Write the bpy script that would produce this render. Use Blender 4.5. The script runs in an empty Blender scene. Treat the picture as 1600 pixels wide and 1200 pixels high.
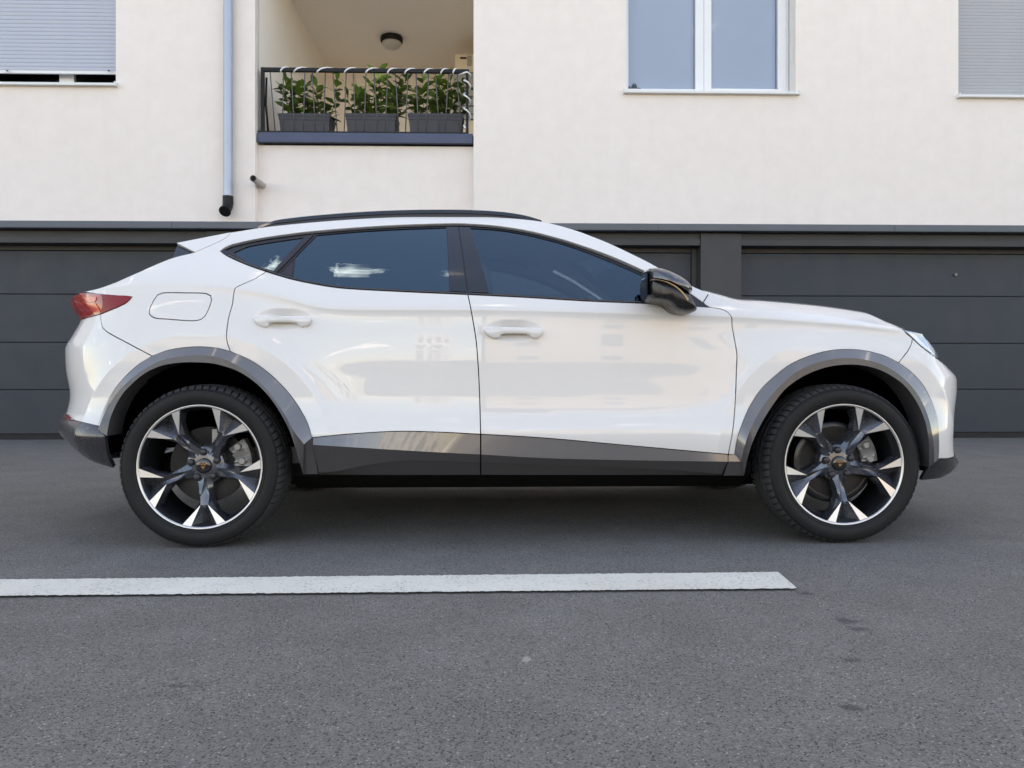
import bpy, bmesh, math, random
from mathutils import Vector, Matrix
from mathutils.geometry import delaunay_2d_cdt
PI = math.pi
rad = math.radians
sc = bpy.context.scene
C = sc.collection

# ------------------------------------------------------------------ camera, sky, sun, exposure
CAM_H = 0.70            # metres above the asphalt
FPX, CX, HZ = 1200.0, 800.0, 590.0   # focal length, principal point and horizon in photo pixels
cam_d = bpy.data.cameras.new('camera')
cam_d.sensor_width = 36.0
cam_d.lens = 36.0 * FPX / 1600.0
cam_d.shift_y = -10.0 / 1600.0
cam_d.clip_start = 0.05
cam_d.clip_end = 2000.0
cam = bpy.data.objects.new('camera', cam_d)
cam.location = (0, 0, CAM_H)
cam.rotation_euler = (PI / 2, 0, 0)
C.objects.link(cam)
sc.camera = cam

CLOUD_SEED = 8.1
SUN_EL, SUN_AZ = rad(46), rad(24)      # behind the apartment building
world = bpy.data.worlds.new('World')
sc.world = world
world.use_nodes = True
wn, wl = world.node_tree.nodes, world.node_tree.links
wn.clear()
sky = wn.new('ShaderNodeTexSky')
sky.sky_type = 'NISHITA'
sky.sun_disc = False
sky.sun_elevation = SUN_EL
sky.sun_rotation = SUN_AZ
sky.air_density = 1.0
sky.dust_density = 0.6
sky.ozone_density = 1.0
tc = wn.new('ShaderNodeTexCoord')
sep = wn.new('ShaderNodeSeparateXYZ')
wl.new(tc.outputs['Generated'], sep.inputs[0])
def wmath(op, a, b):
    n = wn.new('ShaderNodeMath'); n.operation = op
    for i, v in enumerate((a, b)):
        if isinstance(v, (int, float)): n.inputs[i].default_value = v
        else: wl.new(v, n.inputs[i])
    return n.outputs[0]
zz = wmath('ADD', wmath('MAXIMUM', sep.outputs[2], 0.0), 0.22)
cmb = wn.new('ShaderNodeCombineXYZ')
wl.new(wmath('DIVIDE', sep.outputs[0], zz), cmb.inputs[0])
wl.new(wmath('DIVIDE', sep.outputs[1], zz), cmb.inputs[1])
cn = wn.new('ShaderNodeTexNoise')
cn.inputs['Scale'].default_value = 4.2
cn.inputs['Detail'].default_value = 7.0
cn.inputs['Roughness'].default_value = 0.58
cmb.inputs[2].default_value = CLOUD_SEED
wl.new(cmb.outputs[0], cn.inputs['Vector'])
cr = wn.new('ShaderNodeValToRGB')
cr.color_ramp.elements[0].position = 0.61
cr.color_ramp.elements[0].color = (0, 0, 0, 1)
cr.color_ramp.elements[1].position = 0.69
cr.color_ramp.elements[1].color = (1, 1, 1, 1)
wl.new(cn.outputs['Fac'], cr.inputs[0])
cmix = wn.new('ShaderNodeMixRGB')
wl.new(cr.outputs[0], cmix.inputs[0])
wl.new(sky.outputs[0], cmix.inputs[1])
cmix.inputs[2].default_value = (15.0, 15.4, 16.2, 1)     # sunlit cloud, same units as the sky
bg = wn.new('ShaderNodeBackground')
bg.inputs['Strength'].default_value = 0.15
wl.new(cmix.outputs[0], bg.inputs[0])
wo = wn.new('ShaderNodeOutputWorld')
wl.new(bg.outputs[0], wo.inputs[0])

sun_d = bpy.data.lights.new('sun', 'SUN')
sun_d.energy = 5.0
sun_d.angle = rad(0.53)
sun_d.color = (1.0, 0.95, 0.88)
sun = bpy.data.objects.new('sun', sun_d)
sdir = Vector((math.sin(SUN_AZ) * math.cos(SUN_EL), math.cos(SUN_AZ) * math.cos(SUN_EL), math.sin(SUN_EL)))
sun.rotation_euler = sdir.to_track_quat('Z', 'Y').to_euler()
sun.location = (0, 30, 40)
C.objects.link(sun)

vs = sc.view_settings
vs.view_transform = 'Standard'
vs.look = 'None'
vs.exposure = 1.98
vs.use_white_balance = True        # the phone's warm balance for open shade
vs.white_balance_temperature = 8600
vs.white_balance_tint = 15
vs.gamma = 1.0
vs.use_curve_mapping = False
sc.cycles.use_denoising = True
sc.cycles.max_bounces = 10
sc.cycles.diffuse_bounces = 8
sc.cycles.transparent_max_bounces = 16
sc.cycles.caustics_reflective = False
sc.cycles.caustics_refractive = False

# ------------------------------------------------------------------ helpers
def srgb(r, g, b):
    f = lambda c: ((c / 255 + 0.055) / 1.055) ** 2.4 if c / 255 > 0.04045 else c / 255 / 12.92
    return (f(r), f(g), f(b))

class NT:
    """tiny node-graph writer for one material"""
    def __init__(s, name):
        s.m = bpy.data.materials.new(name)
        s.m.use_nodes = True
        s.n, s.l = s.m.node_tree.nodes, s.m.node_tree.links
        s.n.clear()
        s.out = s.n.new('ShaderNodeOutputMaterial')
        s._co = None
    def put(s, sock, v):
        if v is None: return
        if hasattr(v, 'is_linked') or isinstance(v, bpy.types.NodeSocket): s.l.new(v, sock)
        elif isinstance(v, (tuple, list)) and len(v) == 3 and len(sock.default_value) == 4:
            sock.default_value = (*v, 1)
        else: sock.default_value = v
    def co(s):
        if s._co is None: s._co = s.n.new('ShaderNodeTexCoord').outputs['Object']
        return s._co
    def mapped(s, scale):
        m = s.n.new('ShaderNodeMapping'); m.inputs['Scale'].default_value = scale
        s.l.new(s.co(), m.inputs[0]); return m.outputs[0]
    def noise(s, scale, detail=4, rough=0.55, vec=None, out='Fac'):
        n = s.n.new('ShaderNodeTexNoise')
        n.inputs['Scale'].default_value = scale; n.inputs['Detail'].default_value = detail
        n.inputs['Roughness'].default_value = rough
        s.l.new(vec if vec is not None else s.co(), n.inputs['Vector']); return n.outputs[out]
    def vor(s, scale, out='Distance', feature='F1', vec=None):
        n = s.n.new('ShaderNodeTexVoronoi'); n.feature = feature
        n.inputs['Scale'].default_value = scale
        s.l.new(vec if vec is not None else s.co(), n.inputs['Vector']); return n.outputs[out]
    def ramp(s, fac, a, b, ca=(0, 0, 0), cb=(1, 1, 1)):
        r = s.n.new('ShaderNodeValToRGB')
        e = r.color_ramp.elements
        e[0].position, e[0].color = a, (*ca, 1)
        e[1].position, e[1].color = b, (*cb, 1)
        s.l.new(fac, r.inputs[0]); return r.outputs[0]
    def mix(s, fac, a, b, mode='MIX'):
        m = s.n.new('ShaderNodeMixRGB'); m.blend_type = mode
        s.put(m.inputs[0], fac); s.put(m.inputs[1], a); s.put(m.inputs[2], b); return m.outputs[0]
    def math(s, op, a, b=0.0):
        m = s.n.new('ShaderNodeMath'); m.operation = op
        s.put(m.inputs[0], a); s.put(m.inputs[1], b); return m.outputs[0]
    def bump(s, h, strength=0.3, dist=0.01, nrm=None):
        b = s.n.new('ShaderNodeBump'); b.inputs['Strength'].default_value = strength
        b.inputs['Distance'].default_value = dist
        s.l.new(h, b.inputs['Height'])
        if nrm is not None: s.l.new(nrm, b.inputs['Normal'])
        return b.outputs[0]
    def bsdf(s, color, rough=0.5, metal=0.0, coat=0.0, coat_rough=0.03, spec=0.5, normal=None, sub=0.0, ior=1.5):
        p = s.n.new('ShaderNodeBsdfPrincipled')
        s.put(p.inputs['Base Color'], color); s.put(p.inputs['Roughness'], rough)
        s.put(p.inputs['Metallic'], metal); s.put(p.inputs['Coat Weight'], coat)
        s.put(p.inputs['Coat Roughness'], coat_rough); s.put(p.inputs['Specular IOR Level'], spec)
        p.inputs['IOR'].default_value = ior
        if normal is not None: s.l.new(normal, p.inputs['Normal'])
        s.l.new(p.outputs[0], s.out.inputs[0]); return p

def plain(name, color, rough=0.5, metal=0.0, coat=0.0, var=0.06, vscale=6.0, bump=0.0, bscale=200.0, bdist=0.002, spec=0.5, coat_rough=0.03):
    """one colour with a slight procedural unevenness in tone and gloss"""
    t = NT(name)
    f = t.noise(vscale, 5)
    c = t.mix(f, tuple(max(0, x * (1 - var)) for x in color), tuple(min(1, x * (1 + var)) for x in color))
    r = t.ramp(t.noise(vscale * 2.3, 3), 0.3, 0.7, (max(0, rough - 0.04),) * 3, (min(1, rough + 0.04),) * 3)
    nrm = t.bump(t.noise(bscale, 3), bump, bdist) if bump else None
    t.bsdf(c, r, metal, coat, coat_rough, spec, nrm)
    return t.m

def glass_mat(name, tint, ior=1.52, rough=0.0, min_ref=0.0, refl=(1, 1, 1)):
    """tinted pane: mirror reflection by Fresnel, the rest straight through"""
    t = NT(name)
    fr = t.n.new('ShaderNodeFresnel'); fr.inputs['IOR'].default_value = ior
    tr = t.n.new('ShaderNodeBsdfTransparent'); t.put(tr.inputs[0], tint)
    gl = t.n.new('ShaderNodeBsdfGlossy'); gl.inputs['Roughness'].default_value = rough
    gl.inputs['Color'].default_value = (*refl, 1)
    fac = t.math('MAXIMUM', fr.outputs[0], min_ref)
    mx = t.n.new('ShaderNodeMixShader')
    t.l.new(fac, mx.inputs[0]); t.l.new(tr.outputs[0], mx.inputs[1]); t.l.new(gl.outputs[0], mx.inputs[2])
    t.l.new(mx.outputs[0], t.out.inputs[0])
    return t.m

def link_mesh(name, verts, faces, mat, parent=None, smooth=False, normals=None, angle=None):
    me = bpy.data.meshes.new(name)
    me.from_pydata([tuple(v) for v in verts], [], faces)
    me.materials.append(mat)
    if smooth or normals is not None:
        me.polygons.foreach_set('use_smooth', [True] * len(me.polygons))
    me.update()
    if normals is not None:
        me.normals_split_custom_set_from_vertices([tuple(n) for n in normals])
    elif angle is not None:
        me.set_sharp_from_angle(angle=rad(angle))
    o = bpy.data.objects.new(name, me)
    C.objects.link(o)
    if parent is not None: o.parent = parent
    return o

def empty(name, loc=(0, 0, 0), rz=0.0, parent=None):
    o = bpy.data.objects.new(name, None)
    o.empty_display_size = 0.2
    o.location = loc; o.rotation_euler = (0, 0, rz)
    C.objects.link(o)
    if parent is not None: o.parent = parent
    return o

def tag(o, label, cat, group=None):
    o['label'] = label; o['category'] = cat
    if group: o['group'] = group
    return o

class MB:
    """collects simple solids into one mesh"""
    def __init__(s): s.v, s.f = [], []
    def add(s, v, f):
        k = len(s.v); s.v += [tuple(p) for p in v]; s.f += [tuple(i + k for i in q) for q in f]; return s
    def box(s, x0, x1, y0, y1, z0, z1, bev=0.0):
        if bev <= 0:
            return s.add([(x0, y0, z0), (x1, y0, z0), (x1, y1, z0), (x0, y1, z0), (x0, y0, z1), (x1, y0, z1), (x1, y1, z1), (x0, y1, z1)],
                         [(0, 3, 2, 1), (4, 5, 6, 7), (0, 1, 5, 4), (1, 2, 6, 5), (2, 3, 7, 6), (3, 0, 4, 7)])
        bm = bmesh.new()
        bmesh.ops.create_cube(bm, size=1.0)
        for v in bm.verts:
            v.co = Vector(((x0 + x1) / 2 + v.co.x * (x1 - x0), (y0 + y1) / 2 + v.co.y * (y1 - y0), (z0 + z1) / 2 + v.co.z * (z1 - z0)))
        bmesh.ops.bevel(bm, geom=bm.edges[:], offset=bev, segments=2, affect='EDGES', profile=0.5)
        bm.verts.index_update()
        s.add([v.co[:] for v in bm.verts], [[v.index for v in f.verts] for f in bm.faces])
        bm.free(); return s
    def tube(s, path, r, n=8, caps=True, closed=False):
        path = [Vector(p) for p in path]; m = len(path)
        rs = r if isinstance(r, (list, tuple)) else [r] * m
        k = len(s.v); up = None
        for i, p in enumerate(path):
            if closed: t = path[(i + 1) % m] - path[i - 1]
            else: t = path[min(i + 1, m - 1)] - path[max(i - 1, 0)]
            t.normalize()
            if up is None:
                up = Vector((0, 0, 1)) if abs(t.z) < 0.9 else Vector((1, 0, 0))
            a = (up - t * up.dot(t)).normalized(); up = a
            b = t.cross(a)
            for j in range(n):
                an = 2 * PI * j / n
                s.v.append(tuple(p + a * (rs[i] * math.cos(an)) + b * (rs[i] * math.sin(an))))
        for i in range(m if closed else m - 1):
            for j in range(n):
                i2 = (i + 1) % m; j2 = (j + 1) % n
                s.f.append((k + i * n + j, k + i2 * n + j, k + i2 * n + j2, k + i * n + j2))
        if caps and not closed:
            s.f.append(tuple(k + j for j in range(n)))
            s.f.append(tuple(k + (m - 1) * n + j for j in reversed(range(n))))
        return s
    def rev(s, prof, n=64, axis='y', c=(0, 0, 0), closed=False):
        """profile [(q, r)] turned round an axis through c"""
        k = len(s.v); m = len(prof)
        for i in range(n):
            a = 2 * PI * i / n; ca, sa = math.cos(a), math.sin(a)
            for q, r in prof:
                if axis == 'y': s.v.append((c[0] + r * ca, c[1] + q, c[2] + r * sa))
                else: s.v.append((c[0] + r * ca, c[1] + r * sa, c[2] + q))
        for i in range(n):
            i2 = (i + 1) % n
            for j in range(m - 1 if not closed else m):
                j2 = (j + 1) % m
                q = (k + i * m + j, k + i * m + j2, k + i2 * m + j2, k + i2 * m + j)
                s.f.append(q if axis == 'y' else q[::-1])
        return s
    def build(s, name, mat, parent=None, smooth=False, angle=None):
        return link_mesh(name, s.v, s.f, mat, parent, smooth or angle is not None, None, angle)

def catmull(pts, step):
    """smooth curve through 2-D points, about one sample per step"""
    if len(pts) == 2:
        n = max(1, int(math.dist(*pts) / step))
        return [tuple(pts[0][k] + (pts[1][k] - pts[0][k]) * i / n for k in range(len(pts[0]))) for i in range(n + 1)]
    P = [tuple(2 * a - b for a, b in zip(pts[0], pts[1]))] + list(pts) + [tuple(2 * a - b for a, b in zip(pts[-1], pts[-2]))]
    out = []
    for i in range(1, len(P) - 2):
        p0, p1, p2, p3 = P[i - 1:i + 3]
        d = math.dist(p1, p2); n = max(1, int(d / step))
        m1 = [(c - a) / max(1e-9, (math.dist(p0, p1) + d)) * d for a, c in zip(p0, p2)]
        m2 = [(c - a) / max(1e-9, (math.dist(p2, p3) + d)) * d for a, c in zip(p1, p3)]
        for k in range(n):
            t = k / n; t2, t3 = t * t, t * t * t
            out.append(tuple((2 * t3 - 3 * t2 + 1) * a + (t3 - 2 * t2 + t) * u + (3 * t2 - 2 * t3) * b + (t3 - t2) * w
                             for a, b, u, w in zip(p1, p2, m1, m2)))
    out.append(tuple(pts[-1])); return out

class Curve:
    """monotone cubic through (x, y) points"""
    def __init__(s, pts):
        pts = sorted(pts); s.x = [p[0] for p in pts]; s.y = [p[1] for p in pts]
        n = len(pts); h = [s.x[i + 1] - s.x[i] for i in range(n - 1)]
        d = [(s.y[i + 1] - s.y[i]) / h[i] for i in range(n - 1)]
        s.m = [d[0]] + [0 if d[i - 1] * d[i] <= 0 else 2 * d[i - 1] * d[i] / (d[i - 1] + d[i]) for i in range(1, n - 1)] + [d[-1]]
    def __call__(s, x):
        X = s.x
        if x <= X[0]: return s.y[0]
        if x >= X[-1]: return s.y[-1]
        lo, hi = 0, len(X) - 1
        while hi - lo > 1:
            k = (lo + hi) // 2
            if X[k] <= x: lo = k
            else: hi = k
        h = X[hi] - X[lo]; t = (x - X[lo]) / h; t2, t3 = t * t, t * t * t
        return (2 * t3 - 3 * t2 + 1) * s.y[lo] + (t3 - 2 * t2 + t) * h * s.m[lo] + (3 * t2 - 2 * t3) * s.y[hi] + (t3 - t2) * h * s.m[hi]

def sstep(a, b, x):
    t = min(1.0, max(0.0, (x - a) / (b - a))); return t * t * (3 - 2 * t)

def ground_at(u, v, z=0.0):
    d = (CAM_H - z) * FPX / (v - HZ); return ((u - CX) / FPX * d, d)
# ------------------------------------------------------------------ ground
SPOTS = [(1322, 970, 0.050, 0.030, 0), (1345, 984, 0.05, 0.022, 0), (1330, 1031, 0.030, 0.015, 0), (1330, 1106, 0.025, 0.014, 0), (1258, 927, 0.035, 0.018, 0), (822, 1031, 0.020, 0.022, 1), (1118, 922, 0.02, 0.01, 0)]
def asphalt(name, base, agg, tone, stains):
    t = NT(name)
    big = t.noise(0.35, 5, 0.6)
    mid = t.noise(3.5, 5, 0.6)
    fine = t.noise(150, 4, 0.75)
    cell = t.vor(agg, 'Color')
    dist = t.vor(agg, 'Distance')
    sp = t.n.new('ShaderNodeSeparateColor'); t.l.new(cell, sp.inputs[0])
    c = t.mix(sp.outputs[0], tuple(x * 0.70 for x in base), tuple(x * 1.28 for x in base))
    c = t.mix(t.ramp(sp.outputs[1], 0.972, 0.99), c, tuple(min(1, x * 2.1) for x in base))       # pale chips
    c = t.mix(t.ramp(sp.outputs[2], 0.90, 0.96), c, tuple(x * 0.30 for x in base))                # open pores
    c = t.mix(1.0, c, t.ramp(fine, 0.25, 0.8, (0.72,) * 3, (1.25,) * 3), 'MULTIPLY')
    c = t.mix(1.0, c, t.ramp(mid, 0.3, 0.72, (0.88,) * 3, (1.10, 1.10, 1.11)), 'MULTIPLY')
    c = t.mix(1.0, c, t.ramp(big, 0.3, 0.7, (1 - tone,) * 3, (1 + tone,) * 3), 'MULTIPLY')
    if stains:
        s = t.math('MULTIPLY', t.ramp(t.noise(2.1, 2, 0.5), 0.62, 0.72), t.ramp(t.noise(40, 4, 0.7), 0.5, 0.62))
        c = t.mix(t.math('MULTIPLY', s, 0.75), c, tuple(x * 0.28 for x in base))
        s2 = t.math('MULTIPLY', t.ramp(t.noise(1.3, 3, 0.5, t.mapped((1, 1.7, 1))), 0.66, 0.74), t.ramp(t.noise(60, 3, 0.7), 0.5, 0.6))
        c = t.mix(t.math('MULTIPLY', s2, 0.35), c, tuple(min(1, x * 2.2) for x in base))
    grit = t.noise(34, 6, 0.8, t.mapped((1.0, 0.55, 1)))
    for u, v, rx, ry, pale in SPOTS:
        x, y = ground_at(u, v)
        mp = t.n.new('ShaderNodeMapping'); mp.vector_type = 'TEXTURE'
        mp.inputs['Location'].default_value = (x, y, 0); mp.inputs['Scale'].default_value = (rx * 1.5, ry * 1.8, 1); mp.inputs['Rotation'].default_value = (0, 0, -0.35)
        t.l.new(t.co(), mp.inputs[0])
        gs = t.n.new('ShaderNodeTexGradient'); gs.gradient_type = 'SPHERICAL'; t.l.new(mp.outputs[0], gs.inputs[0])
        f = t.ramp(t.math('ADD', t.math('MULTIPLY', gs.outputs[1], 0.35), grit), 0.62, 0.76)
        f = t.math('MULTIPLY', t.math('MULTIPLY', f, t.ramp(gs.outputs[1], 0.0, 0.25)), 0.62)
        c = t.mix(f, c, (0.42, 0.41, 0.36) if pale else (0.035, 0.035, 0.037))
    h = t.math('ADD', t.math('MULTIPLY', dist, -0.9), t.math('MULTIPLY', fine, 0.7))
    n = t.bump(h, 0.55, 0.004)
    t.bsdf(c, 0.86, 0, 0, spec=0.35, normal=n)
    return t.m
m_asphalt = asphalt('coarse_asphalt', (0.174, 0.163, 0.146), 270, 0.09, True)
def sheet(name, pts, z, mat):
    o = link_mesh(name, [(x, y, z) for x, y in pts], [tuple(range(len(pts)))], mat)
    o['kind'] = 'structure'; return o
sheet('ground', [(-300, -300), (300, -300), (300, 300), (-300, 300)], 0.0, m_asphalt)
# painted parking line, its edges a little ragged
t = NT('road_paint')
w1 = t.noise(38, 6, 0.75); w2 = t.vor(160, 'Color'); w3 = t.noise(1.5, 4)
sp = t.n.new('ShaderNodeSeparateColor'); t.l.new(w2, sp.inputs[0])
c = t.mix(t.ramp(w1, 0.35, 0.8), (0.72, 0.68, 0.60), (0.82, 0.78, 0.70))
c = t.mix(t.ramp(w3, 0.35, 0.7), t.mix(1.0, c, (0.88, 0.87, 0.84), 'MULTIPLY'), c)
c = t.mix(t.math('MULTIPLY', t.ramp(sp.outputs[0], 0.90, 0.95), t.ramp(t.noise(7, 4), 0.38, 0.6)), c, (0.40, 0.385, 0.36))
c = t.mix(t.math('MULTIPLY', t.ramp(t.noise(90, 3, 0.7), 0.55, 0.66), t.ramp(t.noise(4, 4), 0.46, 0.62)), c, (0.36, 0.35, 0.33))
t.bsdf(c, 0.75, spec=0.4, normal=t.bump(t.math('ADD', t.vor(190, 'Distance'), w1), 0.45, 0.004))
m_paint = t.m
def line_edge(a, b, n, amp, seed):
    r = random.Random(seed); out = []
    for i in range(n + 1):
        k = i / n; out.append((a[0] + (b[0] - a[0]) * k, a[1] + (b[1] - a[1]) * k + r.uniform(-amp, amp)))
    return out
g = lambda u, v: ground_at(u, v, 0.006)
far_l, far_r, near_r, near_l = g(-300, 909), g(1216, 894.5), g(1246, 920), g(-300, 934.5)
top = line_edge(far_l, far_r, 420, 0.0038, 1); bot = line_edge(near_r, near_l, 420, 0.0042, 2)
bm = bmesh.new()
va = [bm.verts.new((x, y, 0.008)) for x, y in top]; vb = [bm.verts.new((x, y, 0.008)) for x, y in reversed(bot)]
for i in range(len(va) - 1): bm.faces.new((vb[i], vb[i + 1], va[i + 1], va[i]))
me = bpy.data.meshes.new('parking_line'); bm.to_mesh(me); bm.free(); me.materials.append(m_paint)
pline = bpy.data.objects.new('parking_line', me); C.objects.link(pline); pline['kind'] = 'structure'

# ------------------------------------------------------------------ apartment building
BRZ, D0 = rad(1.37), 8.54
bld = tag(empty('apartment_building', (0, D0, 0), BRZ), 'cream plastered apartment block with dark grey ground-floor garages behind the car', 'building')
def bpt(u, v, dep=0.0):
    """photo pixel -> (x along the facade, height) on the plane dep metres behind the facade"""
    dx, dz = (u - CX) / FPX, (HZ - v) / FPX
    c, s = math.cos(BRZ), math.sin(BRZ)
    t = (dep + D0 * c) / (c - dx * s)
    return dx * t * c + (t - D0) * s, CAM_H + dz * t
bx = lambda u, dep=0.0: bpt(u, 500, dep)[0]
bz = lambda v, u=800, dep=0.0: bpt(u, v, dep)[1]

t = NT('cream_plaster')
n1, n2, n3 = t.noise(0.5, 5, 0.6), t.noise(420, 3, 0.7), t.noise(6, 4, 0.6)
c = t.mix(t.ramp(n1, 0.3, 0.7), (0.830, 0.758, 0.708), (0.850, 0.783, 0.738))
c = t.mix(1.0, c, t.ramp(n3, 0.3, 0.75, (0.965, 0.96, 0.955), (1.02, 1.02, 1.02)), 'MULTIPLY')
streak = t.ramp(t.noise(3.0, 5, 0.6, t.mapped((2.2, 2.2, 0.12))), 0.50, 0.75)
c = t.mix(t.math('MULTIPLY', streak, 0.05), c, (0.50, 0.455, 0.415))
c = t.mix(1.0, c, t.ramp(n2, 0.25, 0.75, (0.93,) * 3, (1.05,) * 3), 'MULTIPLY')
t.bsdf(c, 0.93, spec=0.25, normal=t.bump(t.math('ADD', n2, t.vor(330, 'Distance')), 0.5, 0.004))
m_plaster = t.m
m_garage = plain('garage_frame_grey', (0.034, 0.035, 0.037), 0.6, 0, 0, 0.10, 1.6, 0.15, 300, 0.001)
t = NT('garage_panel_grey')
nz = t.noise(1.2, 4); gr = t.noise(90, 4, 0.6, t.mapped((0.25, 1, 3.0)))
c = t.mix(nz, (0.024, 0.031, 0.041), (0.029, 0.036, 0.046))
c = t.mix(1.0, c, t.ramp(gr, 0.3, 0.7, (0.92,) * 3, (1.08,) * 3), 'MULTIPLY')
dirt = t.ramp(t.noise(2.5, 5, 0.65, t.mapped((1.4, 1, 0.5))), 0.52, 0.72)
c = t.mix(t.math('MULTIPLY', dirt, 0.22), c, (0.050, 0.048, 0.046))
t.bsdf(c, t.ramp(t.noise(4, 4), 0.3, 0.7, (0.45,) * 3, (0.56,) * 3), spec=0.35, normal=t.bump(gr, 0.35, 0.0015))
m_gpanel = t.m
m_flash = plain('grey_blue_sheet_metal', (0.115, 0.135, 0.165), 0.42, 0.25, 0, 0.10, 2.5)
m_ledge = plain('blue_grey_sheet_metal', (0.050, 0.065, 0.115), 0.5, 0.2, 0, 0.12, 2.0)
m_seal = plain('black_rubber', (0.012, 0.012, 0.012), 0.8)
m_black = plain('black_painted_steel', (0.008, 0.008, 0.009), 0.5, spec=0.25)
m_wpvc = plain('white_window_frame', (0.74, 0.75, 0.76), 0.35)
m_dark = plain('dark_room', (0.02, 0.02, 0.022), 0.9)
m_slatb = plain('blue_grey_shutter', (0.40, 0.43, 0.50), 0.5, 0, 0, 0.05, 4)
m_slatg = plain('grey_shutter', (0.36, 0.365, 0.38), 0.55, 0, 0, 0.05, 4)
m_sill = plain('white_sill_metal', (0.68, 0.69, 0.68), 0.4)
m_soffit = plain('loggia_plaster', (0.90, 0.84, 0.77), 0.95, 0, 0, 0.04, 2, 0.2, 250, 0.002)

EAVE = bz(350); ROOF = 18.5; XL, XR = -30.0, 30.0  # unseen height and width sized for the shade they cast
xl, xr = bx(398.5), bx(740)
REC = 0.12
def holed(mb, x0, x1, z0, z1, y, holes, reveal):
    """wall rectangle facing the street with rectangular openings and their reveals"""
    xs = sorted({x0, x1} | {h[0] for h in holes} | {h[1] for h in holes})
    zs = sorted({z0, z1} | {h[2] for h in holes} | {h[3] for h in holes})
    for i in range(len(xs) - 1):
        for j in range(len(zs) - 1):
            cx_, cz_ = (xs[i] + xs[i + 1]) / 2, (zs[j] + zs[j + 1]) / 2
            if any(h[0] < cx_ < h[1] and h[2] < cz_ < h[3] for h in holes): continue
            mb.add([(xs[i], y, zs[j]), (xs[i + 1], y, zs[j]), (xs[i + 1], y, zs[j + 1]), (xs[i], y, zs[j + 1])], [(0, 1, 2, 3)])
    for a, b, c_, d in holes:
        e = y + reveal
        mb.add([(a, y, c_), (b, y, c_), (b, y, d), (a, y, d), (a, e, c_), (b, e, c_), (b, e, d), (a, e, d)],
               [(0, 4, 5, 1), (1, 5, 6, 2), (2, 6, 7, 3), (3, 7, 4, 0)])
wl_x0, wl_x1, wl_z = bx(-80), bx(181), bz(131, 90)
wc_x0, wc_x1, wc_z = bx(978), bx(1243), bz(144, 1100)
wr_x0, wr_x1, wr_z = bx(1497.5), bx(1497.5) + 1.75, bz(150, 1540)
WTOP = 5.62
lz0, lz1 = bz(223, 570), 5.59
mb = MB()
holed(mb, XL, xl, EAVE, ROOF, 0, [(wl_x0, wl_x1, wl_z, WTOP)], 0.26)
holed(mb, xr, XR, EAVE, ROOF, 0, [(wc_x0, wc_x1, wc_z, WTOP), (wr_x0, wr_x1, wr_z, WTOP)], 0.26)
holed(mb, xl, xr, EAVE, ROOF, REC, [(xl + 0.002, xr - 0.002, lz0, lz1)], 0.02)
mb.add([(xl, 0, EAVE), (xl, REC, EAVE), (xl, REC, ROOF), (xl, 0, ROOF)], [(0, 1, 2, 3)])
mb.add([(xr, 0, EAVE), (xr, REC, EAVE), (xr, REC, ROOF), (xr, 0, ROOF)], [(3, 2, 1, 0)])
mb.add([(XL, 0, EAVE), (XL, 11, EAVE), (XL, 11, ROOF), (XL, 0, ROOF), (XR, 0, EAVE), (XR, 11, EAVE), (XR, 11, ROOF), (XR, 0, ROOF)],
       [(0, 3, 2, 1), (4, 5, 6, 7), (1, 2, 6, 5), (3, 7, 6, 2), (0, 1, 5, 4)])
mb.build('wall', m_plaster, bld)
LB = 3.6
mb = MB()
a, b = xl + 0.002, xr - 0.002
mb.add([(a, REC, lz0), (a, LB, lz0), (a, LB, lz1), (a, REC, lz1), (b, REC, lz0), (b, LB, lz0), (b, LB, lz1), (b, REC, lz1)],
       [(0, 1, 2, 3), (4, 7, 6, 5), (1, 5, 6, 2), (3, 2, 6, 7), (0, 4, 5, 1)])
mb.build('loggia_lining', m_soffit, bld)

# garage front: lintel, pillars, doors of horizontal panels
DZ = bz(385, 1400, 0.07)
gp = [bx(u, 0.05) for u in (322, 386, 1095, 1158.5)]
span = gp[2] - gp[1]
edges = [(gp[0] - span, gp[0]), (gp[1], gp[2]), (gp[3], gp[3] + span)]
pill = [(edges[0][0] - 0.46, edges[0][0]), (gp[0], gp[1]), (gp[2], gp[3]), (edges[2][1], edges[2][1] + 0.46)]
for x0, x1 in pill:
    MB().box(x0, x1, 0.05, 0.5, 0.0, EAVE - 0.085, 0.004).build('garage_pillar', m_garage, bld, angle=10)
for x0, x1 in [(XL, pill[0][0])] + [(pill[3][1], XR)]:
    MB().box(x0, x1, 0.06, 0.5, 0, EAVE - 0.085).build('garage_wall', m_garage, bld)  # unseen plain side runs, added to lengthen the building's shade
MB().box(XL, XR, 0.10, 0.5, EAVE - 0.084, EAVE - 0.001).build('eave_soffit', m_seal, bld)
for x0, x1 in edges:
    li = MB().box(x0 + 0.002, x1 - 0.002, 0.085, 0.5, DZ + 0.075, EAVE - 0.085).box(x0 + 0.002, x1 - 0.002, 0.062, 0.30, DZ, DZ + 0.073, 0.004)
    li.build('garage_lintel', m_garage, bld, angle=10)
joint = [bz(v, 1400, 0.26) for v in (675.5, 608.5, 536.5, 463.0)]
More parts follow.
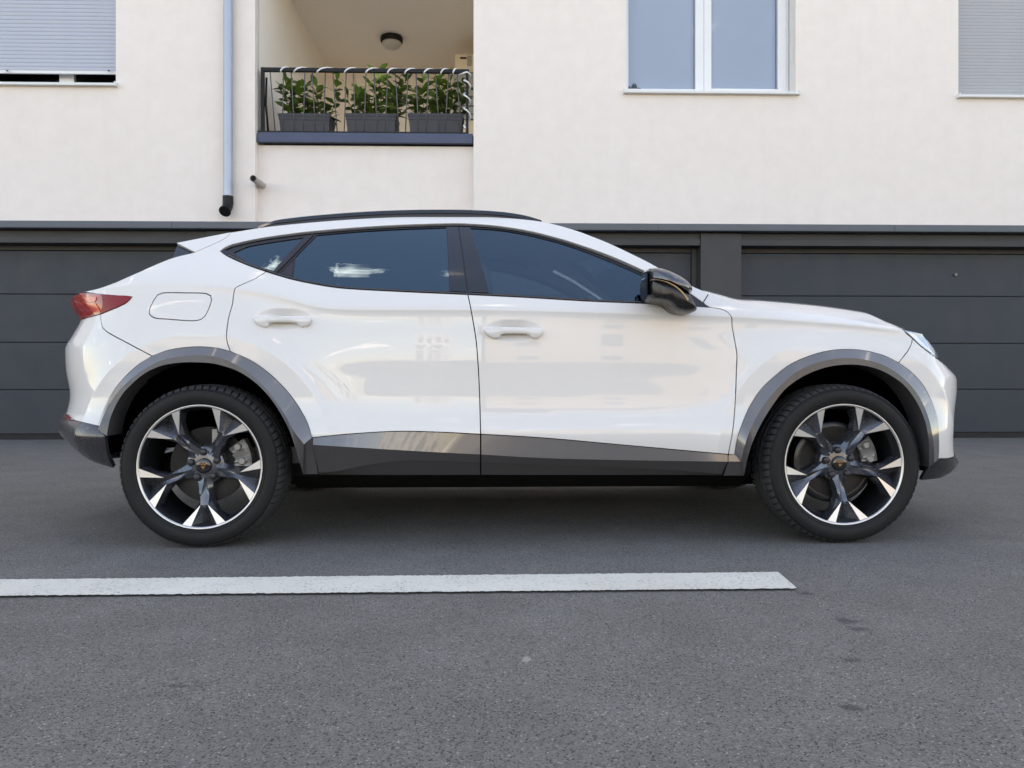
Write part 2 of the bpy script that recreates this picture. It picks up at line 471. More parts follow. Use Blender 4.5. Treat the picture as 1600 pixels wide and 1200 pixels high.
for k, (x0, x1) in enumerate(edges):
    fr = MB()
    fr.box(x0 + 0.003, x0 + 0.055, 0.225, 0.45, 0.0, DZ - 0.003).box(x1 - 0.055, x1 - 0.003, 0.225, 0.45, 0.0, DZ - 0.003)
    fr.box(x0 + 0.057, x1 - 0.057, 0.245, 0.45, DZ - 0.05, DZ - 0.003)
    d = fr.build('garage_door', m_garage, bld)
    zs = [joint[0]] + joint[1:] + [DZ - 0.052]
    for j in range(4):
        MB().box(x0 + 0.058, x1 - 0.058, 0.26, 0.30, zs[j] + (0.004 if j else 0.001), zs[j + 1] - 0.004, 0.005).build('panel', m_gpanel, d, angle=10)
    MB().box(x0 + 0.058, x1 - 0.058, 0.272, 0.29, 0.0, DZ - 0.06).build('door_backing', m_seal, d)
    r = random.Random(k); sl = MB(); n = 60
    for i in range(n):
        xa = x0 + 0.058 + (x1 - x0 - 0.116) * i / n; xb = x0 + 0.058 + (x1 - x0 - 0.116) * (i + 1) / n
        sl.box(xa, xb, 0.262, 0.271, 0.004, zs[0] - r.uniform(0.0, 0.022))
    sl.build('bottom_seal', m_seal, d)
    if k == 2:
        kx, kz = bpt(1493, 429, 0.25)
        MB().rev([(0.012, 0.0), (-0.008, 0.0), (-0.012, 0.006), (-0.012, 0.016), (-0.006, 0.021), (0.012, 0.022)], 20, 'y', (kx, 0.25, kz)).build('lock_knob', plain('worn_lock_metal', (0.16, 0.16, 0.16), 0.4, 0.7), d, angle=40)
jx = [XL, bx(-420), bx(271), bx(1027), bx(1395), XR]
for x0, x1 in zip(jx, jx[1:]):
    v, f = [], []
    prof = [(0.03, EAVE + 0.012), (-0.005, EAVE + 0.012), (-0.047, EAVE + 0.002), (-0.052, EAVE - 0.003), (-0.040, EAVE - 0.066), (-0.036, EAVE - 0.072), (0.09, EAVE - 0.072)]
    for x in (x0 + 0.002, x1 - 0.002): v += [(x, y, z) for y, z in prof]
    n = len(prof)
    f = [(i, i + n, i + n + 1, i + 1) for i in range(n - 1)] + [tuple(range(n))[::-1], tuple(range(n, 2 * n))]
    link_mesh('eave_flashing', v, f, m_flash, bld)
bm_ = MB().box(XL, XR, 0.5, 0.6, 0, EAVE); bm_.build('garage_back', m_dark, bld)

# windows
def sill(name, x0, x1, z, par, over=0.05):
    s = MB().box(x0 - over, x1 + over, -0.055, 0.2, z - 0.030, z - 0.002, 0.003)
    o = s.build(name, m_sill, par, angle=10)
    for xx in (x0 - over - 0.004, x1 + over - 0.014):
        e = MB(); e.box(xx, xx + 0.018, -0.062, 0.0, z - 0.034, z + 0.012, 0.003)
        e.build('sill_end_cap', m_sill, par, angle=10)
    return o
def slats(x0, x1, za, zb, y, pitch, mat, par, fl=1.0):
    n = int((zb - za) / pitch)
    prof = [(0.008, 0.0004), (0.001, 0.0008), (-0.0012, 0.12 * pitch), (-0.0020, 0.5 * pitch), (-0.0012, 0.88 * pitch), (0.001, pitch - 0.0008), (0.008, pitch - 0.0004)]
    prof = [(p * fl if p < 0.005 else p, q) for p, q in prof]
    m = len(prof); v = [(x, p, q) for x in (x0, x1) for p, q in prof]
    f = [(i, i + m, i + m + 1, i + 1) for i in range(m - 1)] + [tuple(range(m))[::-1], tuple(range(m, 2 * m))]
    first = None
    for i in range(n):
        if first is None:
            o = link_mesh('slat', v, f, mat, par, True, None, 50); first = o
        else:
            o = first.copy(); C.objects.link(o)
        o.location = (0, y, za + i * pitch)
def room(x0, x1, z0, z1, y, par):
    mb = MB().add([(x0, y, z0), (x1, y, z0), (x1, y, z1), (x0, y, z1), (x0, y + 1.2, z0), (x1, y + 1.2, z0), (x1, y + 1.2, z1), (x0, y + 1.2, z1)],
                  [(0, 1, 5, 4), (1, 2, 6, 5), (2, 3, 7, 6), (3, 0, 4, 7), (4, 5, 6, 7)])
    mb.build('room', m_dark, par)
m_pane = glass_mat('window_glass', (0.95, 0.97, 0.99), 1.42, 0.0, 0.035)
m_blind = plain('grey_roller_blind', (0.53, 0.63, 0.80), 0.9, 0, 0, 0.04, 3)
# left: roller shutter nearly down
wf = MB().box(wl_x0, wl_x0 + 0.05, 0.13, 0.24, wl_z, WTOP).box(wl_x1 - 0.006, wl_x1 - 0.001, 0.10, 0.24, wl_z, WTOP)
wf.box(wl_x0 + 0.05, wl_x1 - 0.006, 0.20, 0.25, wl_z, wl_z + 0.05).box(wl_x0 + 0.05, wl_x0 + 0.09, 0.20, 0.25, wl_z + 0.05, WTOP)
xm = bx(104, 0.2)
wf.box(xm - 0.08, xm + 0.08, 0.20, 0.25, wl_z + 0.05, WTOP)
wL = wf.build('window', m_wpvc, bld)
zb = bz(115.5, 90, 0.1)
slats(wl_x0 + 0.052, wl_x1 - 0.008, zb + 0.034, WTOP, 0.10, 0.0432, m_slatb, wL)
MB().box(wl_x0 + 0.052, wl_x1 - 0.008, 0.09, 0.115, zb, zb + 0.032, 0.003).build('shutter_bar', m_sill, wL, angle=10)
for u in (11, 170):
    x, z = bpt(u, 110, 0.06)
    MB().tube([(x - 0.022, 0.092, z + 0.012), (x + 0.018, 0.03, z - 0.014)], 0.008, 8).build('stopper', m_garage, wL, True)
MB().add([(wl_x0, 0.225, wl_z), (wl_x1, 0.225, wl_z), (wl_x1, 0.225, WTOP), (wl_x0, 0.225, WTOP)], [(0, 1, 2, 3)]).build('pane', m_pane, wL)
room(wl_x0, wl_x1, wl_z, WTOP, 0.262, wL)
sill('window_sill', wl_x0, wl_x1, wl_z, wL, 0.02)
# centre: two sashes with blinds drawn
FD = 0.18
cxm0, cxm1 = bx(1087, FD), bx(1111, FD)
fr0 = bx(1232, FD)
wf = MB().box(wc_x0 + 0.001, wc_x0 + 0.035, FD, 0.25, wc_z, WTOP).box(fr0 - 0.03, fr0, FD, 0.25, wc_z, WTOP)
wf.box(fr0 + 0.008, wc_x1 - 0.001, FD - 0.05, 0.25, wc_z, WTOP, 0.003).box(wc_x0 + 0.035, fr0 - 0.03, FD, 0.25, wc_z, wc_z + 0.012)
wC = wf.build('window', m_wpvc, bld, angle=10)
p0, p1, p2, p3 = bx(981.5, FD), bx(1086, FD), bx(1111, FD), bx(1214.5, FD)
for a, b in ((p0, p1), (p2, p3)):
    l_ = a - (0.0 if a == p0 else 0.075); r_ = b + (0.08 if a == p0 else 0.07)
    sx0, sx1 = (wc_x0 + 0.006, cxm1 - 0.088) if a == p0 else (cxm1 - 0.085, fr0 - 0.032)
    z0 = wc_z + 0.014
    sash = MB().box(sx0, a, FD - 0.018, 0.225, z0, WTOP - 0.002, 0.004).box(b, sx1, FD - 0.018, 0.225, z0, WTOP - 0.002, 0.004)
    sash.box(a, b, FD - 0.018, 0.225, z0, bz(139.5, (1000 if a == p0 else 1160), FD), 0.003).box(a, b, FD - 0.018, 0.225, WTOP - 0.07, WTOP - 0.002)
    sash.build('sash', m_wpvc, wC, angle=10)
    MB().add([(a, FD + 0.01, z0), (b, FD + 0.01, z0), (b, FD + 0.01, WTOP), (a, FD + 0.01, WTOP)], [(0, 1, 2, 3)]).build('pane', m_pane, wC)
    MB().add([(a, 0.235, z0), (b, 0.235, z0), (b, 0.235, WTOP), (a, 0.235, WTOP)], [(0, 1, 2, 3)]).build('blind', m_blind, wC)
# leafy pot plant showing at the foot of the left pane
r = random.Random(8); lf = MB()
px, pz = bpt(988, 137, FD)
for i in range(16):
    a = r.uniform(0.1, 3.0); ln = r.uniform(0.05, 0.10); o = (px + r.uniform(-0.03, 0.05), pz - 0.02)
    tx, tz = o[0] + math.cos(a) * ln, o[1] + abs(math.sin(a)) * ln
    nx, nz = -(tz - o[1]) / ln * 0.02, (tx - o[0]) / ln * 0.02
    lf.add([(o[0], 0.21, o[1]), ((o[0] + tx) / 2 + nx, 0.205, (o[1] + tz) / 2 + nz), (tx, 0.21, tz), ((o[0] + tx) / 2 - nx, 0.215, (o[1] + tz) / 2 - nz)], [(0, 1, 2, 3)])
lf.build('window_plant', plain('dark_blue_green_leaf', (0.02, 0.035, 0.06), 0.6), wC)
room(wc_x0, wc_x1, wc_z, WTOP, 0.262, wC)
sill('window_sill', wc_x0, wc_x1, wc_z, wC, 0.03)
# right: closed grey shutter
wR = MB().box(wr_x1 - 0.05, wr_x1, 0.11, 0.2, wr_z, WTOP).build('window', m_wpvc, bld)
MB().box(wr_x0 + 0.0005, wr_x0 + 0.006, 0.04, 0.2, wr_z, WTOP).build('shutter_guide', m_wpvc, wR)
slats(wr_x0 + 0.008, wr_x1 - 0.052, wr_z + 0.004, WTOP, 0.10, 0.038, m_slatg, wR, 0.3)
room(wr_x0, wr_x1, wr_z, WTOP, 0.262, wR)
sill('window_sill', wr_x0, wr_x1, wr_z, wR, 0.02)

# rain pipe and overflow spout
m_zinc = plain('grey_blue_pipe', (0.36, 0.40, 0.47), 0.38, 0.35, 0, 0.06, 2)
px, pz = bpt(356.5, 311, -0.07)
dp = MB().tube([(px, -0.075, pz), (px, -0.075, 8), (px, -0.075, ROOF)], 0.049, 24).build('downpipe', m_zinc, bld, True, 40)
el = MB().tube([(px, -0.075, pz + 0.03), (px, -0.075, pz - 0.05), (px - 0.004, -0.082, pz - 0.09), (px - 0.010, -0.11, pz - 0.125), (px - 0.014, -0.135, pz - 0.15)],
          [0.056, 0.056, 0.055, 0.055, 0.057], 24, caps=False)
el.tube([(px - 0.014, -0.137, pz - 0.151), (px - 0.013, -0.128, pz - 0.143)], 0.064, 24)
el.build('pipe_elbow', m_black, dp, True, 50)
for z in (3.3, 5.1, 7.0):
    MB().rev([(-0.014, 0.051), (-0.014, 0.054), (0.014, 0.054), (0.014, 0.051)], 24, 'z', (px, -0.075, z)).box(px - 0.01, px + 0.01, -0.025, 0.0, z - 0.012, z + 0.012).build('pipe_clip', m_zinc, dp, angle=40) if z > 5.2 else None
sx, sz = bpt(411, 290, REC)
sp_ = MB()
sp_.tube([(sx, REC, sz), (sx, REC - 0.36, sz - 0.012)], 0.034, 20, caps=False)
sp_.tube([(sx, REC - 0.10, sz - 0.003), (sx, REC - 0.358, sz - 0.012)], 0.030, 20, caps=False)
so = sp_.build('overflow_spout', plain('pale_spout', (0.42, 0.38, 0.34), 0.6), bld, True, 40)
MB().add([(sx + 0.030 * math.cos(a * PI / 8), REC - 0.33, sz - 0.011 + 0.030 * math.sin(a * PI / 8)) for a in range(16)], [tuple(range(16))]).build('spout_shade_disc', m_seal, so)  # black disc standing in for the shade inside the pipe

# loggia: ledge, railing, lamp, cabinet
LT = bz(208, 570, 0.05)
MB().box(bx(402, 0.04), bx(738.6, 0.04), 0.04, 0.10, bz(222.5, 570, 0.04), LT, 0.003).box(bx(402, 0.04) , xr - 0.004, 0.10, 0.85, LT - 0.06, LT - 0.004).build('loggia_ledge', m_ledge, bld, angle=10)
RD = 0.10
m_bar = plain('galvanised_bar', (0.095, 0.095, 0.095), 0.5, 0.2)
rail = MB().box(bx(408, RD), bx(733, RD), RD - 0.02, RD + 0.02, bz(113.5, 570, RD), bz(107.5, 570, RD), 0.004)
rail.box(bx(408, RD), bx(413, RD), RD - 0.02, RD + 0.02, LT + 0.004, bz(113.5, 570, RD)).box(bx(728, RD), bx(732, RD), RD - 0.02, RD + 0.02, LT + 0.004, bz(113.5, 570, RD))
rail.box(bx(404, RD), bx(732, RD), RD - 0.025, RD + 0.02, LT + 0.001, LT + 0.026)
railing = rail.build('balcony_railing', m_black, bld, angle=10)
MB().tube([(bx(416.5, RD + .05), RD + 0.05, bz(120, 570, RD)), (bx(414.5, RD + .05), RD + 0.07, bz(160, 570, RD)), (bx(419, RD + .05), RD + 0.05, bz(204, 570, RD))], 0.012, 8).build('cord', m_black, railing, True)
bars = [(421.9, 430), (443, 441), (455, 460), (476.5, 473.7), (487.7, 492.8), (508.5, 505.7), (520, 527), (541, 537.8), (552, 556), (572, 569), (584.6, 589.7),
        (606, 601.5), (617.8, 623.4), (637.5, 633.5), (650, 653.8), (670, 665.6), (680, 687), (701, 695), (714.5, 719.6)]
for a, b in bars:
    MB().tube([(bx(a, RD), RD, bz(112, 570, RD)), (bx(b, RD), RD, LT + 0.012)], 0.0062, 6).build('bar', m_bar, railing, True)
# white cable coiled round the rail and the end post
cent = [447, 468, 504, 547, 580, 614, 641, 671, 697, 716, 727]
zr = bz(110.5, 570, RD); pth = []
for i in range(len(cent) - 1):
    for k in range(16):
        fr_ = k / 16; a = -2.2 + 2 * PI * fr_
        # the visible half turn over the rail takes a short run, the hidden half the rest
        g_ = sstep(0, 1, fr_); u = cent[i] - 8 + (cent[i + 1] - cent[i]) * g_
        pth.append((bx(u, RD), RD - 0.027 * math.cos(a + 0.9), zr + 0.027 * math.sin(a + 0.9)))
zs = [bz(v, 570, RD) for v in (113, 128, 152, 173, 203)]
for i in range(4):
    for k in range(14):
        fr_ = k / 14; a = 2 * PI * fr_
        pth.append((bx(730, RD) + 0.036 * math.sin(a), RD - 0.036 * math.cos(a), zs[i] + (zs[i + 1] - zs[i]) * fr_))
cb = MB().tube(pth, 0.0095, 7).build('white_cable', plain('white_cable_sheath', (0.75, 0.76, 0.78), 0.4), bld, True)
cb.parent = None
cb.location = bld.location; cb.rotation_euler = bld.rotation_euler
tag(cb, 'white cable coiled around the black balcony railing', 'cable')
# ceiling lamp
lu, lv = 612, 60
d_l = (lz1 - CAM_H) * FPX / (HZ - lv)
lx = bpt(lu, lv, d_l - D0)[0]; ly = d_l - D0
lamp = MB().rev([(0, 0.150), (-0.02, 0.160), (-0.070, 0.158), (-0.085, 0.146), (-0.080, 0.136)], 40, 'z', (lx, ly, lz1)).build('ceiling_lamp', m_black, bld, angle=40)
MB().rev([(-0.07, 0.138), (-0.105, 0.136), (-0.135, 0.118), (-0.155, 0.088), (-0.166, 0.048), (-0.169, 0.001)], 40, 'z', (lx, ly, lz1)).build('lamp_globe', plain('frosted_globe', (0.52, 0.51, 0.49), 0.35), lamp, True)
# tall cabinet in the corner
cd = 2.55
ct0 = bx(711, cd); ctop = bz(85, 725, cd)
m_cab = plain('beige_cabinet', (0.80, 0.68, 0.52), 0.6); m_cabg = plain('grey_cabinet_shelf', (0.36, 0.36, 0.33), 0.6)
cab = MB().box(ct0, ct0 + 0.62, cd, cd + 0.5, bz(112, 725, cd), ctop, 0.005).build('cabinet', m_cab, bld, angle=10)
MB().box(bx(719, cd), bx(729, cd), cd - 0.008, cd - 0.001, bz(92, 725, cd), bz(89.5, 725, cd)).build('slot', m_seal, cab)
MB().box(bx(730, cd), bx(737, cd), cd - 0.012, cd - 0.001, bz(110, 725, cd), bz(104, 725, cd), 0.002).build('plate', m_sill, cab, angle=10)
MB().box(bx(730, cd), bx(737.5, cd), cd - 0.006, cd - 0.001, bz(103, 725, cd), bz(87, 725, cd), 0.002).build('vent', m_cabg, cab, angle=10)
lo = MB()
for a, b in ((113, 136), (137.5, 150), (151.5, 165), (166.5, 178), (179, 186)):
    lo.box(ct0 - 0.02, ct0 + 0.62, cd - 0.01, cd + 0.5, bz(b, 725, cd), bz(a, 725, cd), 0.006)
lo.build('drawer_front', m_cabg, cab, angle=10)
MB().box(ct0, ct0 + 0.6, cd, cd + 0.5, lz0 + 0.002, bz(188, 725, cd)).build('cabinet_base', m_cab, cab)

# planter boxes with laurel
m_pot = plain('anthracite_plastic', (0.034, 0.036, 0.047), 0.55)
m_soil = plain('potting_soil', (0.03, 0.022, 0.016), 0.95, 0, 0, 0.3, 30, 0.6, 60, 0.01)
m_stem = plain('laurel_stem', (0.11, 0.085, 0.045), 0.7)
t = NT('laurel_leaf')
oi = t.n.new('ShaderNodeObjectInfo')
att = t.n.new('ShaderNodeAttribute'); att.attribute_name = 'leaf_tone'
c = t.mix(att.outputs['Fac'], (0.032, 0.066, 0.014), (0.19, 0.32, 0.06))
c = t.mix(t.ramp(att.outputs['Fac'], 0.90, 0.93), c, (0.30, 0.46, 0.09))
p = t.bsdf(c, 0.35, spec=0.5)
m_leaf = t.m
def leaf_at(V, F, T, base, direc, ln, wd, tone, r):
    d = direc.normalized(); side = d.cross(Vector((0, 0, 1)))
    if side.length < 1e-3: side = Vector((1, 0, 0))
    side.normalize(); side = (Matrix.Rotation(r.uniform(-0.7, 0.7), 3, d) @ side); up = side.cross(d)
    k = len(V); droop = -0.18 * ln
    for tt, w in ((0, 0.08), (0.3, 0.85), (0.6, 0.95), (0.85, 0.5), (1.0, 0.02)):
        ctr = base + d * (ln * tt) + Vector((0, 0, droop * tt * tt))
        V += [ctr + side * (wd * w) + up * (0.22 * wd * w), ctr, ctr - side * (wd * w) + up * (0.22 * wd * w)]
    for i in range(4):
        F += [(k + 3 * i, k + 3 * i + 3, k + 3 * i + 4, k + 3 * i + 1), (k + 3 * i + 1, k + 3 * i + 4, k + 3 * i + 5, k + 3 * i + 2)]
        T += [tone, tone]
def planter(u0, u1, seed, label, sides, light):
    PD = 0.20
    x0, x1 = bx(u0, PD), bx(u1, PD)
    zt, z0 = bz(177, (u0 + u1) / 2, PD), LT - 0.003
    root = empty('planter', (0, 0, 0), 0)
    w = Matrix.Translation((0, D0, 0)) @ Matrix.Rotation(BRZ, 4, 'Z')
    root.location = w @ Vector(((x0 + x1) / 2, PD + 0.16, z0)); root.rotation_euler = (0, 0, BRZ)
    tag(root, label, 'planter', 'laurel planters behind the balcony railing')
    hx, hy, H = (x1 - x0) / 2, 0.16, zt - z0
    bm = bmesh.new()
    def ring(sx, sy, z): return [bm.verts.new((a * sx, b * sy, z)) for a, b in ((-1, -1), (1, -1), (1, 1), (-1, 1))]
    rings = [ring(hx * 0.90, hy * 0.82, 0), ring(hx * 0.955, hy * 0.93, H - 0.075), ring(hx * 0.97, hy * 0.95, H - 0.070), ring(hx * 0.985, hy * 0.975, H - 0.032), ring(hx, hy, H - 0.030), ring(hx, hy, H), ring(hx - 0.012, hy - 0.012, H), ring(hx - 0.014, hy - 0.014, H - 0.05)]
    for a, b in zip(rings, rings[1:]):
        for i in range(4): bm.faces.new((a[i], a[(i + 1) % 4], b[(i + 1) % 4], b[i]))
    bm.faces.new(rings[0][::-1])
    V = [v.co[:] for v in bm.verts]; bm.verts.index_update(); Fc = [[v.index for v in f.verts] for f in bm.faces]; bm.free()
    link_mesh('box', V, Fc, m_pot, root)
    MB().add([(-hx + 0.015, -hy + 0.015, H - 0.03), (hx - 0.015, -hy + 0.015, H - 0.03), (hx - 0.015, hy - 0.015, H - 0.03), (-hx + 0.015, hy - 0.015, H - 0.03)], [(0, 1, 2, 3)]).build('soil', m_soil, root)
    r = random.Random(seed); V, F, T = [], [], []; st = MB()
    for sx, hgt, nb in sides:
        b0 = Vector((sx * hx, r.uniform(-0.05, 0.05), H - 0.03)); lean = Vector((r.uniform(-0.12, 0.12), r.uniform(-0.15, 0.05), 1)).normalized()
        for s_ in range(nb):
            dr = (lean + Vector((r.uniform(-0.5, 0.5), r.uniform(-0.28, 0.22), 0))).normalized(); L = hgt * r.uniform(0.48, 0.98)
            pts = [b0 + Vector((r.uniform(-.02, .02), r.uniform(-.02, .02), 0)) + dr * (L * q) + Vector((0.03 * math.sin(q * 5 + s_), 0.02 * math.sin(q * 4 + 2 * s_), 0)) for q in (0, .25, .5, .75, 1)]
            st.tube(pts, [0.006, 0.005, 0.004, 0.003, 0.002], 5)
            n = int(L / 0.026); bright = r.random() < light
            for i in range(n):
                q = 0.08 + 0.94 * i / n; k = min(3, int(q * 4)); p_ = pts[k].lerp(pts[min(4, k + 1)], min(1.0, q * 4 - k))
                a = i * 2.4 + r.uniform(-0.5, 0.5); el_ = 0.35 + 0.9 * max(0, q - 0.6) + r.uniform(-0.45, 0.35)
                d_ = Vector((math.cos(a) * math.cos(el_), math.sin(a) * math.cos(el_), math.sin(el_)))
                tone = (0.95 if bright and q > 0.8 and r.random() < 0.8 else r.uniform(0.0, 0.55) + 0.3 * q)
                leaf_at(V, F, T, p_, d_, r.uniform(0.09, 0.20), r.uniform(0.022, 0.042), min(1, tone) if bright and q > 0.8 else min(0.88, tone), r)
    so_ = st.build('stems', m_stem, root, True)
    me = bpy.data.meshes.new('foliage'); me.from_pydata([tuple(v) for v in V], [], F); me.materials.append(m_leaf)
    at = me.attributes.new('leaf_tone', 'FLOAT', 'FACE'); at.data.foreach_set('value', T)
    me.polygons.foreach_set('use_smooth', [True] * len(F))
    fo = bpy.data.objects.new('foliage', me); C.objects.link(fo); fo.parent = root; fo['kind'] = 'stuff'; so_['kind'] = 'stuff'
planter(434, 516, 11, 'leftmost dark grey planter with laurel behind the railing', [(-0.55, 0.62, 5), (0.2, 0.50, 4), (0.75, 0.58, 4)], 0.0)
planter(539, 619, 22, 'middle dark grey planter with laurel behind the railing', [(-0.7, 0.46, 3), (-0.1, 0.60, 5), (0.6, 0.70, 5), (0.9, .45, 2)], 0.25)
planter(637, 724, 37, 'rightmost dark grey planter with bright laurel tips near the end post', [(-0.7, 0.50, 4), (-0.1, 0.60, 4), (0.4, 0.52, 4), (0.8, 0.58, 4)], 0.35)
# ------------------------------------------------------------------ the car: frame and body surface
CRZ = rad(1.92); CT, ST = math.cos(CRZ), math.sin(CRZ)
CO = (0.030, 4.092)                     # mid-wheelbase on the ground; local x forward, near side y < 0
car = tag(empty('parked_car', (CO[0], CO[1], 0), CRZ), 'white crossover car with tinted windows parked side-on before the garages', 'car')
def proj(x, y, z):
    X, Y = CO[0] + x * CT - y * ST, CO[1] + x * ST + y * CT
    return CX + FPX * X / Y, HZ - FPX * (z - CAM_H) / Y
def ray_at(u, v, yl):
    """photo pixel -> local (x, z) on the plane y = yl"""
    dx, dz = (u - CX) / FPX, (HZ - v) / FPX
    t = (yl - CO[0] * ST + CO[1] * CT) / (CT - dx * ST)
    return (dx * t - CO[0]) * CT + (t - CO[1]) * ST, CAM_H + dz * t
WHX, WHZ = 1.34, 0.334
zc = Curve([ray_at(u, v, -0.885) for u, v in ((60, 452), (129, 449), (222, 446.6), (279, 446.6), (340, 449.5), (400, 457), (450, 468), (490, 478.5), (520, 482.5), (570, 484), (731, 484.5), (940, 489), (1137, 495), (1250, 502), (1330, 508), (1420, 518), (1560, 530))])
PZ = Curve([(0.20, 0.80), (0.30, 0.850), (0.38, 0.892), (0.466, 0.9045), (0.50, 0.900), (0.55, 0.8895), (0.62, 0.8835), (0.70, 0.8840), (0.78, 0.8860), (0.86, 0.8840), (0.94, 0.8785), (1.02, 0.870), (1.12, 0.857)])
CUPS = []                               # door-handle hollows (x, z, rx, rz, depth)
def wb(x, z):
    """half width of the body side (before the ends wrap round)"""
    c = zc(x); h = z - c
    w = -0.012 * (x / 1.3) ** 2
    lip = 0.0085 * sstep(-1.9, -0.55, x) * (1 - sstep(1.35, 1.75, x)) + 0.0015
    if h <= 0:
        w += PZ(z) + lip * math.exp(h / 0.030)
    else:
        q = 0.010                       # small radius on the shoulder crease
        k = 0.50 + 0.55 * sstep(0.95, 1.35, x)
        hh = h - q * (1 - math.exp(-h / q))
        w += PZ(c) + lip - k * hh - 0.35 * h * h
        w -= 0.055 * max(0.0, -0.7 - x) ** 2 / 1.44 * sstep(0, 0.25, h)
    fade = 1 - sstep(c - 0.13, c - 0.005, z)
    if fade > 0:
        for wx in (-WHX, WHX):
            r = math.hypot(x - wx, z - WHZ)
            if r < 1.1: w += 0.024 * fade * (1.0 if r < 0.548 else math.exp(-(r - 0.548) / 0.080))
    for cx_, cz_, rx, rz, d in CUPS:
        e = ((x - cx_) / rx) ** 2 + ((z - cz_) / rz) ** 2
        if e < 1: w -= d * (1 - e) ** 1.5
    return w
XF, XB, MS = 1.70, -1.62, 0.55
AF, AB = None, None
def fit_end(sil, x0, sgn):
    """length of the rounded end at each height so that its outline matches the photo's"""
    pts = []
    for u, v in sil:
        d = 3.5; a = 0.45
        for it in range(6):
            z = CAM_H + (HZ - v) * d / FPX
            lo, hi = 0.02, 0.9
            for k in range(22):
                a = (lo + hi) / 2; best = None
                for i in range(25):
                    f = i / 24 * PI / 2
                    x = x0 + sgn * a * math.sin(f); y = -wb(x0, z) * math.cos(f)
                    uu = proj(x, y, z)[0] * sgn
                    if best is None or uu > best[0]: best = (uu, x, y)
                if best[0] < u * sgn: lo = a
                else: hi = a
            d = CO[1] + best[1] * ST + best[2] * CT
        pts.append((z, a))
    pts.sort()
    out = [pts[0]]
    for p in pts[1:]:
        if p[0] - out[-1][0] > 0.004: out.append(p)
    return Curve(out)
AF = fit_end([(1444, 522), (1456, 535), (1469, 551), (1475, 565), (1484, 573), (1500, 593), (1500, 607), (1495, 647), (1491, 682), (1492, 704), (1496, 716), (1501, 723), (1491, 734), (1469, 744), (1440, 752)], XF, 1)
AB = fit_end([(163, 450), (129, 457), (109, 464), (113, 482), (124, 499), (111, 523), (98, 546), (99, 579), (105, 617), (101, 642), (89, 660), (100, 682), (125, 707), (154, 723), (188, 736)], XB, -1)
SF, SB = XF + MS * PI / 2, XB - MS * PI / 2
def S(s, z, off=0.0):
    if s > XF:
        f = (s - XF) / MS; x = XF + AF(z) * math.sin(f); p = (x, -wb(x, z) * math.cos(f), z)
    elif s < XB:
        f = (XB - s) / MS; x = XB - AB(z) * math.sin(f); p = (x, -wb(x, z) * math.cos(f), z)
    else: p = (s, -wb(s, z), z)
    if off:
        n = SN(s, z); p = (p[0] + n[0] * off, p[1] + n[1] * off, p[2] + n[2] * off)
    return p
def SN(s, z, e=0.0015):
    a, b, c, d = S(s + e, z), S(s - e, z), S(s, z + e), S(s, z - e)
    n = Vector((a[0] - b[0], a[1] - b[1], a[2] - b[2])).cross(Vector((c[0] - d[0], c[1] - d[1], c[2] - d[2])))
    if n.length < 1e-12: return (0, -1, 0)
    n.normalize(); return n[:]
def sz(u, v, off=0.0):
    """photo pixel -> (s, z) on the near body side"""
    w = 0.88
    for k in range(14):
        x, z = ray_at(u, v, -w)
        if x > XF - 0.02 or x < XB + 0.02: break
        w = 0.4 * w + 0.6 * (wb(x, z) + off)
    else:
        return (x, z)
    sg = 1 if u > CX else -1
    x0, a_ = (XF, AF) if sg > 0 else (XB, AB)
    d = 3.3
    for it in range(6):
        z = CAM_H + (HZ - v) * d / FPX
        def P(f):
            if f < 0: xx = x0 + sg * f * 0.4; return xx, -wb(xx, z) - off
            xx = x0 + sg * a_(z) * math.sin(f); return xx, -(wb(xx, z) + off) * math.cos(f)
        fm = max((proj(*P(i / 30 * 1.5), z)[0] * sg, i / 30 * 1.5) for i in range(31))[1]
        lo, hi = -0.35, fm
        for k in range(26):
            f = (lo + hi) / 2
            if proj(*P(f), z)[0] * sg < u * sg: lo = f
            else: hi = f
        x, y = P(f); d = CO[1] + x * ST + y * CT
    return (x, z) if f < 0 else (x0 + sg * f * MS, z)

def outline(*segs):
    """segments of photo pixels (smoothed) or ('s', [(s, z), ...]) -> closed (s, z) loop"""
    loop = []
    for sg in segs:
        if sg[0] == 's': pts = sg[1]
        else: pts = [sz(u, v) for u, v in catmull(sg, 5.0)]
        for p in pts:
            if not loop or math.dist(p, loop[-1]) > 0.0015: loop.append(p)
    if math.dist(loop[0], loop[-1]) < 0.0015: loop.pop()
    return loop
def area(lp): return 0.5 * sum(lp[i - 1][0] * lp[i][1] - lp[i][0] * lp[i - 1][1] for i in range(len(lp)))
def inset(lp, d):
    if area(lp) < 0: lp = lp[::-1]
    n = len(lp); out = []
    for i in range(n):
        a, b, c = lp[i - 1], lp[i], lp[(i + 1) % n]
        def nn(p, q):
            l = math.dist(p, q) or 1e-9; return (-(q[1] - p[1]) / l, (q[0] - p[0]) / l)
        n1, n2 = nn(a, b), nn(b, c); mx, my = n1[0] + n2[0], n1[1] + n2[1]; q = max(0.35, 1 + n1[0] * n2[0] + n1[1] * n2[1])
        out.append((b[0] + mx / q * d, b[1] + my / q * d))
    return out
def resample(lp, step):
    out = []
    for i in range(len(lp)):
        a, b = lp[i], lp[(i + 1) % len(lp)]
        n = max(1, math.ceil(math.dist(a, b) / step))
        out += [(a[0] + (b[0] - a[0]) * k / n, a[1] + (b[1] - a[1]) * k / n) for k in range(n)]
    return out
def inside(p, lp):
    x, y = p; c = False; j = len(lp) - 1
    for i in range(len(lp)):
        xi, yi = lp[i]; xj, yj = lp[j]
        if (yi > y) != (yj > y) and x < (xj - xi) * (y - yi) / (yj - yi) + xi: c = not c
        j = i
    return c
